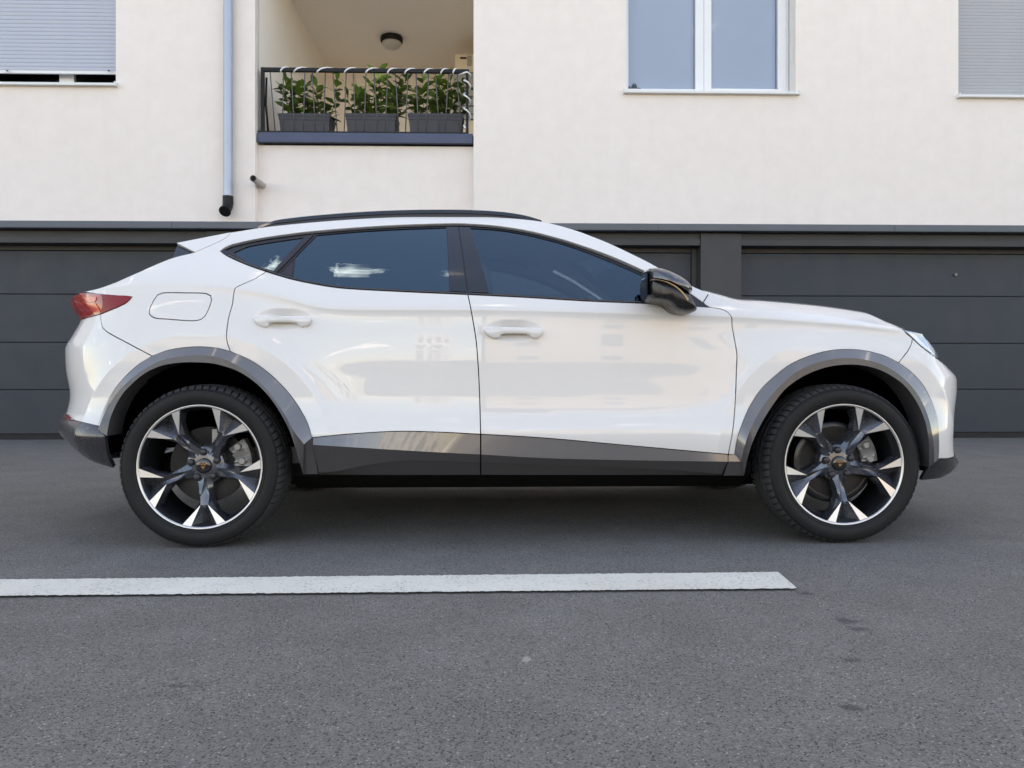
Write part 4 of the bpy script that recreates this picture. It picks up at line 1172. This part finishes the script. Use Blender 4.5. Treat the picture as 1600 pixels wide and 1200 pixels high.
# nose between the lamps: grille and intake
gri = outline(('s', [(XF + 0.62, 0.775), (SF, 0.757), (SF, 0.896), (XF + 0.62, 0.892)]))
whole('grille_bar', panel_mesh(gri, gap=0.001), m_paintw)
whole('grille', panel_mesh(outline(('s', [(XF + 0.42, 0.50), (SF, 0.46), (SF, 0.72), (XF + 0.46, 0.70)])), off=0.004, gap=0.0), m_satin)

# ---- roof rails
RAIL = [(404.7, 355.5), (418, 350.5), (431, 347), (462, 343), (494, 339.6), (556, 334.8), (619, 331.8), (681, 330.8), (744, 331.6), (790.6, 334.8), (822, 340), (846, 346)]
pts = [(lambda q: (q[0], -0.585, q[1]))(ray_at(u, v, -0.585)) for u, v in catmull(RAIL, 8)]
V, F = [], []
sec = [(-0.016, -0.010), (-0.012, 0.006), (0.0, 0.010), (0.012, 0.006), (0.016, -0.010)]
for i, (x, y, z) in enumerate(pts):
    e = min(1, min(i, len(pts) - 1 - i) / 4 + 0.25)
    V += [(x, y + a * (0.6 + 0.4 * e), z + b * (0.5 + 0.5 * e)) for a, b in sec]
m = len(sec)
for i in range(len(pts) - 1):
    for j in range(m): F.append((i * m + j, i * m + (j + 1) % m, (i + 1) * m + (j + 1) % m, (i + 1) * m + j))
F += [tuple(range(m)), tuple(range((len(pts) - 1) * m, len(pts) * m))[::-1]]
rl_ = link_mesh('roof_rail', V, F, m_gloss, car, True, None, 40)
# plinth that closes the rail down to the roof
V, F = [], []
for i, (x, y, z) in enumerate(pts): V += [(x, y - 0.008, z - 0.004), (x, y - 0.012, z - 0.05), (x, y + 0.010, z - 0.05), (x, y + 0.008, z - 0.004)]
for i in range(len(pts) - 1):
    for j in range(4): F.append((i * 4 + j, i * 4 + (j + 1) % 4, i * 4 + 4 + (j + 1) % 4, i * 4 + 4 + j))
pl_ = link_mesh('rail_plinth', V, F, m_satin, rl_)
rl2 = mir_obj(rl_); mir_obj(pl_, rl2)
# ---- puffed shapes for handles and mirrors
def puff(loop, layers, place):
    """loop of 2-D points, layers of (inset, height); place(p, height) -> 3-D"""
    V, F = [], []; n = len(loop); lp = loop if area(loop) > 0 else loop[::-1]
    for ins, h in layers:
        q = inset(lp, ins) if ins else lp
        V += [place(p, h) for p in q]
    for k in range(len(layers) - 1):
        for i in range(n):
            j = (i + 1) % n; F.append((k * n + i, k * n + j, (k + 1) * n + j, (k + 1) * n + i))
    top_ = (len(layers) - 1) * n
    c_ = inset(lp, layers[-1][0]); cc = (sum(p[0] for p in c_) / n, sum(p[1] for p in c_) / n)
    F.append(tuple(range(top_, top_ + n)))
    return V, F
def dome(loop, ctr, layers, place):
    lp = loop if area(loop) > 0 else loop[::-1]; V, F = [], []; n = len(lp)
    for k, h in layers: V += [place((ctr[0] + (p[0] - ctr[0]) * k, ctr[1] + (p[1] - ctr[1]) * k), h) for p in lp]
    for k in range(len(layers) - 1):
        for i in range(n):
            j = (i + 1) % n; F.append((k * n + i, k * n + j, (k + 1) * n + j, (k + 1) * n + i))
    F.append(tuple(range((len(layers) - 1) * n, len(layers) * n))); return V, F
def sz_loop(px): return [sz(u, v) for u, v in catmull(px + [px[0]], 2.0)][:-1]
H_R = [(396, 499.5), (397.5, 496), (403, 494), (420, 493.5), (441, 494), (462, 494.5), (481, 495.3), (486, 497.5), (487, 500.5), (486, 505), (481, 509.5), (475, 511.3), (470, 510), (465.5, 506), (458, 504.8), (441, 504.6), (428, 505), (423, 506), (420.5, 510.3), (415, 511.8), (406, 509), (399, 504.5)]
H_F = [(u + 360.2 + (u - 441) * 0.01, v + 17.6 + (u - 441) * 0.006) for u, v in H_R]
for hp, pa, pb in ((H_R, rdr, rdr2), (H_F, fd, fd2)):
    lp = sz_loop(hp)
    V, F = puff(lp, [(0.0, -0.010), (0.0, 0.015), (0.0008, 0.0205), (0.0026, 0.0245), (0.0052, 0.0265)], lambda p, h: (p[0], -(wb(p[0], zc(p[0]) - 0.045) + h), p[1]))
    o = link_mesh('door_handle', V, F, m_paintw, pa, True, None, 50); mir_obj(o, pb)

# ---- door mirrors
def mplace(yb):
    return lambda p, h: (p[0], yb - h, p[1])
MY = -0.985
def mloop(px, y=MY): return [ray_at(u, v, y) for u, v in catmull(px + [px[0]], 2.5)][:-1]
cap = [(1011, 424), (1012.5, 420), (1017, 418.8), (1024, 418.6), (1036, 420.8), (1051.5, 427.3), (1066, 435.3), (1077, 444), (1081.5, 452), (1081, 458), (1078, 463), (1070, 457), (1060, 450), (1048, 444), (1034, 438.5), (1022, 436.6), (1010.5, 436.5)]
V, F = dome(mloop(cap), ray_at(1040, 443, MY), [(1, -0.10), (1, -0.03), (0.985, 0.0), (0.93, 0.028), (0.82, 0.052), (0.66, 0.069), (0.45, 0.080), (0.2, 0.085), (0.02, 0.086)], mplace(MY))
mir = link_mesh('door_mirror', V, F, plain('mirror_cap_gloss', (0.055, 0.055, 0.062), 0.1, 0.5, 1.0), car, True, None, 60)
body = [(1010.5, 437.3), (1022, 437.4), (1034, 439.3), (1048, 444.8), (1060, 450.8), (1070, 457.8), (1078, 464), (1083, 472), (1086, 478), (1088.5, 484.5), (1082, 488.5), (1074, 490), (1062, 488.5), (1053, 484.8), (1046, 478), (1040, 474), (1024, 470.5), (1016, 468.5), (1012, 463), (1010, 450)]
V, F = dome(mloop(body), ray_at(1046, 460, MY), [(1, -0.13), (1, -0.03), (0.99, 0.0), (0.95, 0.024), (0.86, 0.045), (0.72, 0.058), (0.5, 0.066), (0.25, 0.069), (0.02, 0.07)], mplace(MY))
ho = link_mesh('mirror_housing', V, F, plain('mirror_housing_black', (0.010, 0.009, 0.009), 0.28), mir, True, None, 60)
ind = [(1012, 438.8), (1022, 439), (1036, 442), (1048, 447.5), (1058, 455), (1066, 464), (1070.5, 471.5), (1067, 474), (1062, 466.5), (1054, 457.5), (1045, 450.5), (1034, 445.2), (1022, 442), (1012, 441.5)]
V, F = puff(mloop(ind), [(0.0, 0.02), (0.0, 0.060), (0.002, 0.068), (0.0035, 0.070)], mplace(MY))
io = link_mesh('indicator_lens', V, F, plain('smoked_indicator', (0.16, 0.14, 0.10), 0.15, 0.3, 1.0), mir, True, None, 50)
gl = MB().add([ray_at(1011.5, 423, -1.03)[0:1] + (-1.03,) + ray_at(1011.5, 423, -1.03)[1:], ray_at(1011.5, 462, -1.03)[0:1] + (-1.03,) + ray_at(1011.5, 462, -1.03)[1:],
               ray_at(1011.5, 462, -0.9)[0:1] + (-0.9,) + ray_at(1011.5, 462, -0.9)[1:], ray_at(1011.5, 423, -0.9)[0:1] + (-0.9,) + ray_at(1011.5, 423, -0.9)[1:]], [(0, 1, 2, 3)])
go = gl.build('mirror_glass', plain('mirror_silver', (0.7, 0.7, 0.72), 0.02, 1.0), mir)
m2 = mir_obj(mir)
for o in (ho, io, go): mir_obj(o, m2)

# ---- wheels (local: axle along y, q grows towards the car's centre)
RL = 0.2465
def tyre_mesh():
    prof = [(0.016, 0.249, 0), (0.004, 0.2545, 0), (-0.003, 0.2595, 0), (-0.0065, 0.266, 0), (-0.0045, 0.2675, 0), (-0.0085, 0.276, 0), (-0.0105, 0.290, 0), (-0.0095, 0.302, 0), (-0.006, 0.3125, 0), (-0.0075, 0.3135, 0), (-0.001, 0.3215, 0.25),
            (0.008, 0.3275, 0.8), (0.020, 0.3325, 1), (0.035, 0.3355, 1), (0.050, 0.337, 1), (0.058, 0.3373, 0.9), (0.0585, 0.330, 0), (0.0685, 0.330, 0), (0.069, 0.3378, 0.25), (0.085, 0.338, 0.0), (0.101, 0.338, 0.25), (0.1015, 0.3305, 0), (0.1115, 0.3305, 0),
            (0.112, 0.338, 0.25), (0.128, 0.338, 0), (0.144, 0.338, 0.25), (0.1445, 0.330, 0), (0.1545, 0.330, 0), (0.155, 0.3376, 0.9), (0.185, 0.336, 1), (0.205, 0.3335, 1), (0.222, 0.327, 0.8), (0.232, 0.317, 0.2), (0.2375, 0.300, 0), (0.237, 0.280, 0), (0.228, 0.262, 0), (0.212, 0.249, 0)]
    NP = 68; V, F = [], []; m = len(prof); A = []
    for i in range(NP):
        for f, gr in ((0.0, 0), (0.40, 0), (0.72, 0), (0.76, 1), (0.96, 1)): A.append(((i + f) / NP * 2 * PI, gr))
    for a, gr in A:
        for q, r, d in prof:
            rr_ = r - (0.0095 * d if gr else 0.0); aa = a + (q - 0.03) * 0.55
            z = rr_ * math.sin(aa)
            V.append((rr_ * math.cos(aa), q, max(z, -WHZ + 0.0055)))
    n = len(A)
    for i in range(n):
        for j in range(m - 1):
            F.append((i * m + j, i * m + j + 1, ((i + 1) % n) * m + j + 1, ((i + 1) % n) * m + j))
    return V, F
def spoke_mesh():
    """one split spoke pointing along +x (x radial, z tangential, y depth)"""
    R = RL
    def pol(r, a, q): return (r * math.cos(rad(a)), q, r * math.sin(rad(a)))
    body, tips = MB(), MB()
    st = 14
    rows = []
    fw = Curve([(0.20, 0.170), (0.30, 0.132), (0.42, 0.108), (0.55, 0.100), (0.66, 0.104), (0.70, 0.108)])     # half width
    fd_ = Curve([(0.20, 0.050), (0.30, 0.047), (0.45, 0.038), (0.60, 0.026), (0.70, 0.019)])                      # depth of the ridges
    for i in range(st + 1):
        r = 0.20 + (0.685 - 0.20) * i / st
        w, d = fw(r), fd_(r)
        rg = min(w * 0.62, 0.020 + 0.062 * sstep(0.2, 0.68, r))
        row = []
        for x_, dd in ((-1, 0.060), (-1.0, 0.022), (-0.86, 0.009), (-rg / w, 0.0), (-rg / w * 0.5, 0.006), (0, 0.009), (rg / w * 0.5, 0.006), (rg / w, 0.0), (0.86, 0.009), (1.0, 0.022), (1, 0.060)):
            tw_ = 0.013 * math.sin(min(1.0, (r - 0.2) / 0.47) * PI) * x_
            row.append((r * R, d + dd + tw_, x_ * w * R))
        rows.append(row)
    m = len(rows[0]); V = [p for rw in rows for p in rw]
    F = [(i * m + j, i * m + j + 1, (i + 1) * m + j + 1, (i + 1) * m + j) for i in range(st) for j in range(m - 1)]
    body.add(V, F)
    for sg in (-1, 1):
        A_ = pol(0.645 * R, 5.2 * sg, 0.018); T1 = pol(R, 12.3 * sg, 0.0015); T2 = pol(R, 20.6 * sg, 0.0015)
        O1 = pol(0.60 * R, 9.6 * sg, 0.040); O2 = pol(0.80 * R, 14.5 * sg, 0.030); O3 = pol(R * 1.0, 22.8 * sg, 0.022)
        C1 = pol(R, 0, 0.058); C0 = pol(0.74 * R, 0, 0.038)
        def dn(p, d=0.045): return (p[0], p[1] + d, p[2] * 1.02)
        flat = [A_, T1, T2]
        tips.add(flat, [(0, 1, 2) if sg < 0 else (0, 2, 1)])
        lo = [(p[0], p[1] + 0.0005, p[2]) for p in flat]
        q = [A_, T2, O3, O2, O1, dn(O1), dn(O2), dn(O3), T1, C1, C0, pol(0.66 * R, 0, 0.027)]
        f = [(0, 4, 3), (0, 3, 1), (1, 3, 2), (4, 5, 6, 3), (3, 6, 7, 2), (0, 8, 9, 10), (0, 10, 11)]
        body.add(q, [x if sg > 0 else x[::-1] for x in f])
    return body, tips
def mk(name, mb, mat, par, angle=35):
    o = mb.build(name, mat, par, angle=angle)
    bm = bmesh.new(); bm.from_mesh(o.data); bmesh.ops.remove_doubles(bm, verts=bm.verts[:], dist=1e-6); bmesh.ops.recalc_face_normals(bm, faces=bm.faces[:]); bm.to_mesh(o.data); bm.free()
    o.data.set_sharp_from_angle(angle=rad(angle)); return o
tv, tf = tyre_mesh()
def make_wheel(x, front):
    w = MB().rev([(0.0035, 0.2465), (0.008, 0.2445), (0.014, 0.239), (0.045, 0.233), (0.10, 0.229), (0.20, 0.227), (0.215, 0.245)], 96).build('wheel', m_barrel, car, True, 40)
    w.location = (x, -0.902, WHZ)
    ty = link_mesh('tyre', tv, tf, m_tyre, w, True, None, 32); ty.data.materials.append(m_tread)
    ty.data.polygons.foreach_set('material_index', [1 if 10 <= i % 36 <= 31 else 0 for i in range(len(tf))])
    MB().rev([(0.010, 0.2525), (0.0, 0.2555), (-0.0025, 0.2548), (-0.003, 0.2510), (0.0005, 0.2475), (0.0035, 0.2463)], 128).build('rim', m_mach, w, True, 60)
    sb, tb = spoke_mesh()
    for k in range(5):
        a = rad(58 + 72 * k)
        if k == 0:
            s0 = mk('spoke', sb, m_graph, w, 28); t0 = tb.build('spoke_tip', m_mach, w); s, t_ = s0, t0
        else:
            s, t_ = s0.copy(), t0.copy(); C.objects.link(s); C.objects.link(t_)
        s.rotation_euler = t_.rotation_euler = (0, -a, 0)
        b = rad(94 + 72 * k); bx_, bz_ = 0.0565 * math.cos(b), 0.0565 * math.sin(b)
        MB().rev([(0.060, 0.0145), (0.045, 0.0145), (0.041, 0.0125), (0.0395, 0.008), (0.0390, 0.0)], 14, 'y', (bx_, 0, bz_)).build('wheel_bolt', m_satin, w, True, 50)
    MB().rev([(0.052, 0.0), (0.052, 0.047), (0.056, 0.062), (0.064, 0.078), (0.085, 0.086), (0.12, 0.086)], 40).build('hub', m_graph, w, True, 40)
    capo = MB().rev([(0.052, 0.0315), (0.041, 0.0310), (0.0385, 0.0285), (0.0375, 0.015), (0.037, 0.0)], 40).build('centre_cap', m_gloss, w, True, 50)
    em = MB(); y_ = 0.0362
    for sg in (-1, 1):
        for pg in ([(0.0, 0.017), (0.0045 * sg, 0.008), (0.019 * sg, 0.0125), (0.0125 * sg, 0.0045), (0.0085 * sg, 0.0065), (0.005 * sg, 0.001), (0.0035 * sg, 0.005), (0.0, 0.0115)],
                   [(0.0012 * sg, 0.000), (0.0045 * sg, -0.004), (0.0095 * sg, 0.001), (0.006 * sg, -0.009), (0.0012 * sg, -0.0175)]):
            em.add([(px * 0.85, y_, pz * 0.85) for px, pz in pg], [tuple(range(len(pg)))])
    em.build('emblem', m_copper, capo)
    MB().rev([(0.100, 0.070), (0.098, 0.075), (0.098, 0.158), (0.122, 0.158), (0.122, 0.07)], 64).rev([(0.088, 0.0), (0.088, 0.062), (0.100, 0.068)], 40).build('brake_disc', m_disc, w, True, 30)
    # caliper hugging the disc on the forward side for the rear wheel and the front wheel alike
    cal = MB(); a0, a1 = (rad(-2), rad(36)) if not front else (rad(2), rad(38))
    n = 10; V, F = [], []
    sec_ = [(0.115, 0.078), (0.170, 0.076), (0.186, 0.086), (0.188, 0.130), (0.165, 0.140), (0.115, 0.092)]
    for i in range(n + 1):
        a = a0 + (a1 - a0) * i / n; k = 0.006 * math.sin(i * 1.9)
        V += [((r + (0.008 if j == 0 and i in (3, 4, 7) else 0)) * math.cos(a), q + k * (j < 2), r * math.sin(a)) for j, (r, q) in enumerate(sec_)]
    m = len(sec_)
    F = [(i * m + j, i * m + (j + 1) % m, (i + 1) * m + (j + 1) % m, (i + 1) * m + j) for i in range(n) for j in range(m)] + [tuple(range(m)), tuple(range(n * m, n * m + m))]
    cal.add(V, F)
    for a, r in ((rad(6), 0.150), (rad(30), 0.150)):
        cal.rev([(0.095, 0.016), (0.070, 0.016), (0.066, 0.012), (0.066, 0.0)], 14, 'y', (r * math.cos(a), 0, r * math.sin(a)))
    mk('brake_caliper', cal, m_cali, w, 35)
    if not front:
        MB().box(0.02, 0.06, 0.080, 0.094, 0.05, 0.15, 0.004).build('brake_bracket', m_cali, w, angle=10)
    else:
        MB().rev([(0.095, 0.150), (0.093, 0.163), (0.10, 0.175), (0.13, 0.178)], 40).build('dust_shield', m_barrel, w, True, 40)
    return w
def mirror_wheel(w):
    c = w.copy(); C.objects.link(c); c.scale = (1, -1, 1); c.location = (w.location.x, 0.902, w.location.z)
    for ch in w.children:
        d = ch.copy(); C.objects.link(d); d.parent = c
    return c
for x, fr in ((-WHX, False), (WHX, True)):
    w = make_wheel(x, fr); mirror_wheel(w)

# ---- wheel houses, floor, light-stopping backing
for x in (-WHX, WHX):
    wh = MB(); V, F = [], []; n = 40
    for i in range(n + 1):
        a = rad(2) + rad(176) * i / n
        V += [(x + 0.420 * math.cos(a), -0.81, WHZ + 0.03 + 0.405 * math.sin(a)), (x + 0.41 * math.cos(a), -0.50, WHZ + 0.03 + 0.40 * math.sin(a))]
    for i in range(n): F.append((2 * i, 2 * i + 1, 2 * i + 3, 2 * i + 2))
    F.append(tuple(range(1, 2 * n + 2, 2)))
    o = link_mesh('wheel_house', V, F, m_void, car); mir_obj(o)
fl = MB()
def pan(x0, x1, h0, h1, z0, z1, zt):
    sec_ = [(-h0, zt), (-h0, z1), (-h1, z0), (h1, z0), (h0, z1), (h0, zt)]
    n = len(sec_); fl.add([(x, y, z) for x in (x0, x1) for y, z in sec_], [(i, i + n, (i + 1) % n + n, (i + 1) % n) for i in range(n)] + [tuple(range(n)), tuple(range(n, 2 * n))[::-1]])
pan(-1.02, 1.00, 0.74, 0.58, 0.200, 0.275, 0.33)
pan(-1.70, -1.021, 0.60, 0.52, 0.21, 0.27, 0.34)
pan(1.001, 1.75, 0.60, 0.52, 0.20, 0.26, 0.34)
fl.box(-0.9, 1.3, -0.12, 0.12, 0.18, 0.235)
fl.build('underbody', m_under, car)
ex = MB().tube([(-1.70, 0.15, 0.24), (-1.4, 0.0, 0.23), (-0.9, -0.1, 0.215), (0.8, -0.05, 0.21)], 0.035, 12).build('exhaust_pipe', plain('dull_steel', (0.10, 0.10, 0.10), 0.5, 0.7), car, True)
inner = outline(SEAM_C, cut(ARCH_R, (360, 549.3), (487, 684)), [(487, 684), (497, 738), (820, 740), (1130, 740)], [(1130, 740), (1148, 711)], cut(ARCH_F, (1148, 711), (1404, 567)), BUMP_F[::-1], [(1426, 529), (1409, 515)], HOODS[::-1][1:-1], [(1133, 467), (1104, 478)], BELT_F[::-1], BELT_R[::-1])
two('gap_backing', panel_mesh(inner, gap=0.012, off=-0.018, flange=0, step=0.04), m_void)  # added black sheet that stops light behind the panel gaps
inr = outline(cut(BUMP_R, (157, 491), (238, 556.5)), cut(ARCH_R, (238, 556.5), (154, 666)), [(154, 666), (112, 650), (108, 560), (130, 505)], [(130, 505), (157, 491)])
two('gap_backing', panel_mesh(inr, gap=0.004, off=-0.03, flange=0, step=0.04), m_void)  # same added light stop behind the rear bumper

# ---- cabin
cb_ = MB().box(-1.25, 0.95, -0.74, 0.74, 0.33, 0.40).box(0.70, 1.20, -0.70, 0.70, 0.79, 0.985, 0.05).box(0.62, 0.80, -0.68, 0.68, 0.72, 0.955, 0.06)
cb_.box(-1.72, -1.02, -0.47, 0.47, 0.40, 1.0)
cb_.build('dashboard_and_floor', m_cabin, car, angle=15)
for sg in (-1, 1):
    MB().box(-0.95, 0.95, sg * 0.74 - 0.025, sg * 0.74 + 0.025, 0.40, 0.985, 0.02).build('door_lining', m_cabin, car, angle=15)
def seat(x, y, rear=False):
    def loft(rows):
        V, F = [], []; k = 16
        for cx_, cz_, hw, th in rows:
            for i in range(k):
                a = 2 * PI * i / k; ca, sa = math.cos(a), math.sin(a)
                V.append((cx_ + th * math.copysign(abs(ca) ** 0.6, ca), y + hw * math.copysign(abs(sa) ** 0.5, sa), cz_))
        n = len(rows)
        for i in range(n - 1):
            for j in range(k): F.append((i * k + j, i * k + (j + 1) % k, (i + 1) * k + (j + 1) % k, (i + 1) * k + j))
        F += [tuple(range(k))[::-1], tuple(range((n - 1) * k, n * k))]
        return V, F
    s = MB().box(x - 0.05, x + 0.45, y - 0.25, y + 0.25, 0.42, 0.60, 0.05)
    so = s.build('seat', m_seat, car, angle=40)
    V, F = loft([(x - 0.02, 0.55, 0.24, 0.07), (x - 0.06, 0.70, 0.26, 0.075), (x - 0.12, 0.88, 0.25, 0.07), (x - 0.17, 1.02, 0.21, 0.06), (x - 0.19, 1.08, 0.15, 0.045)])
    link_mesh('backrest', V, F, m_seat, so, True, None, 50)
    V, F = loft([(x - 0.20, 1.10, 0.09, 0.03), (x - 0.205, 1.13, 0.12, 0.05), (x - 0.22, 1.20, 0.125, 0.05), (x - 0.235, 1.255, 0.10, 0.035)])
    link_mesh('headrest', V, F, m_seat, so, True, None, 50)
    MB().tube([(x - 0.19, y - 0.05, 1.06), (x - 0.20, y - 0.05, 1.13)], 0.006, 6).tube([(x - 0.19, y + 0.05, 1.06), (x - 0.20, y + 0.05, 1.13)], 0.006, 6).build('headrest_post', m_disc, so, True)
for y in (-0.37, 0.37): seat(0.02, y); seat(-0.80, y)
sw = []
for i in range(40):
    a = 2 * PI * i / 40; c_ = Vector((0.0, 0.185 * math.cos(a), 0.185 * math.sin(a))); c_.rotate(Matrix.Rotation(rad(-24), 3, 'Y')); sw.append(c_ + Vector((0.50, 0.37, 0.99)))
swm = MB().tube(sw, 0.016, 8, closed=True).tube([(0.50, 0.37, 0.99), (0.72, 0.37, 0.90)], 0.035, 12)
for a in (0, PI, -PI / 2):
    c_ = Vector((0.0, 0.175 * math.cos(a), 0.175 * math.sin(a))); c_.rotate(Matrix.Rotation(rad(-24), 3, 'Y')); swm.tube([Vector((0.51, 0.37, 0.985)), c_ + Vector((0.50, 0.37, 0.99))], 0.016, 6)
swm.build('steering_wheel', m_cabin, car, True)
MB().box(0.545, 0.575, -0.12, 0.12, 1.235, 1.30, 0.012).tube([(0.57, 0, 1.28), (0.62, 0, 1.34)], 0.010, 6).build('rear_view_mirror', m_cabin, car, angle=40)

# ------------------------------------------------------------------ houses across the street, seen mirrored in the paint and glass
m_h = [plain('sunlit_beige_render', (0.55, 0.44, 0.31), 0.9, 0, 0, 0.05, 0.6), plain('sunlit_white_render', (0.74, 0.73, 0.70), 0.9, 0, 0, 0.04, 0.6), plain('sunlit_sand_render', (0.50, 0.42, 0.33), 0.9, 0, 0, 0.06, 0.6)]
m_hw = plain('far_window_glass', (0.16, 0.15, 0.14), 0.1, 0, 0.5)
def house(x0, x1, y, h, mat, lab, nx, floors, balc):
    root = tag(empty('house', ((x0 + x1) / 2, y, 0)), lab, 'building')
    w = (x1 - x0) / 2
    MB().box(-w, w, -9, 0, 0, h).box(-w - 0.25, w + 0.25, -9.25, 0.25, h, h + 0.3).build('wall', mat, root)
    win = None
    for f in range(floors):
        z = 0.9 + f * (h - 0.6) / floors
        for i in range(nx):
            cx_ = -w + (i + 0.5) * 2 * w / nx
            if win is None: o = win = MB().box(-0.55, 0.55, -0.12, 0.02, 0, 1.4).build('window', m_hw, root)
            else: o = win.copy(); C.objects.link(o)
            o.location = (cx_, 0, z)
        if balc and f:
            for i in range(0, nx, 2):
                cx_ = -w + (i + 0.5) * 2 * w / nx
                MB().box(cx_ - 1.2, cx_ + 1.2, 0.001, 1.1, z - 0.95, z - 0.80).box(cx_ - 1.2, cx_ + 1.2, 1.02, 1.1, z - 0.799, z + 0.05).build('balcony', m_h[1], root)
    return root
house(-34, -13, -38, 6.5, m_h[2], 'low sand house across the street, mirrored in the rear door', 5, 2, False)
house(-11, -3.5, -150, 24, m_h[1], 'white tower block with balconies mirrored beside the door gap', 4, 7, True)
house(0.8, 14, -30, 7.2, m_h[0], 'long beige house mirrored in the front door', 3, 2, False)
house(17, 30, -36, 6.8, m_h[2], 'sand house mirrored near the front wing', 4, 2, False)
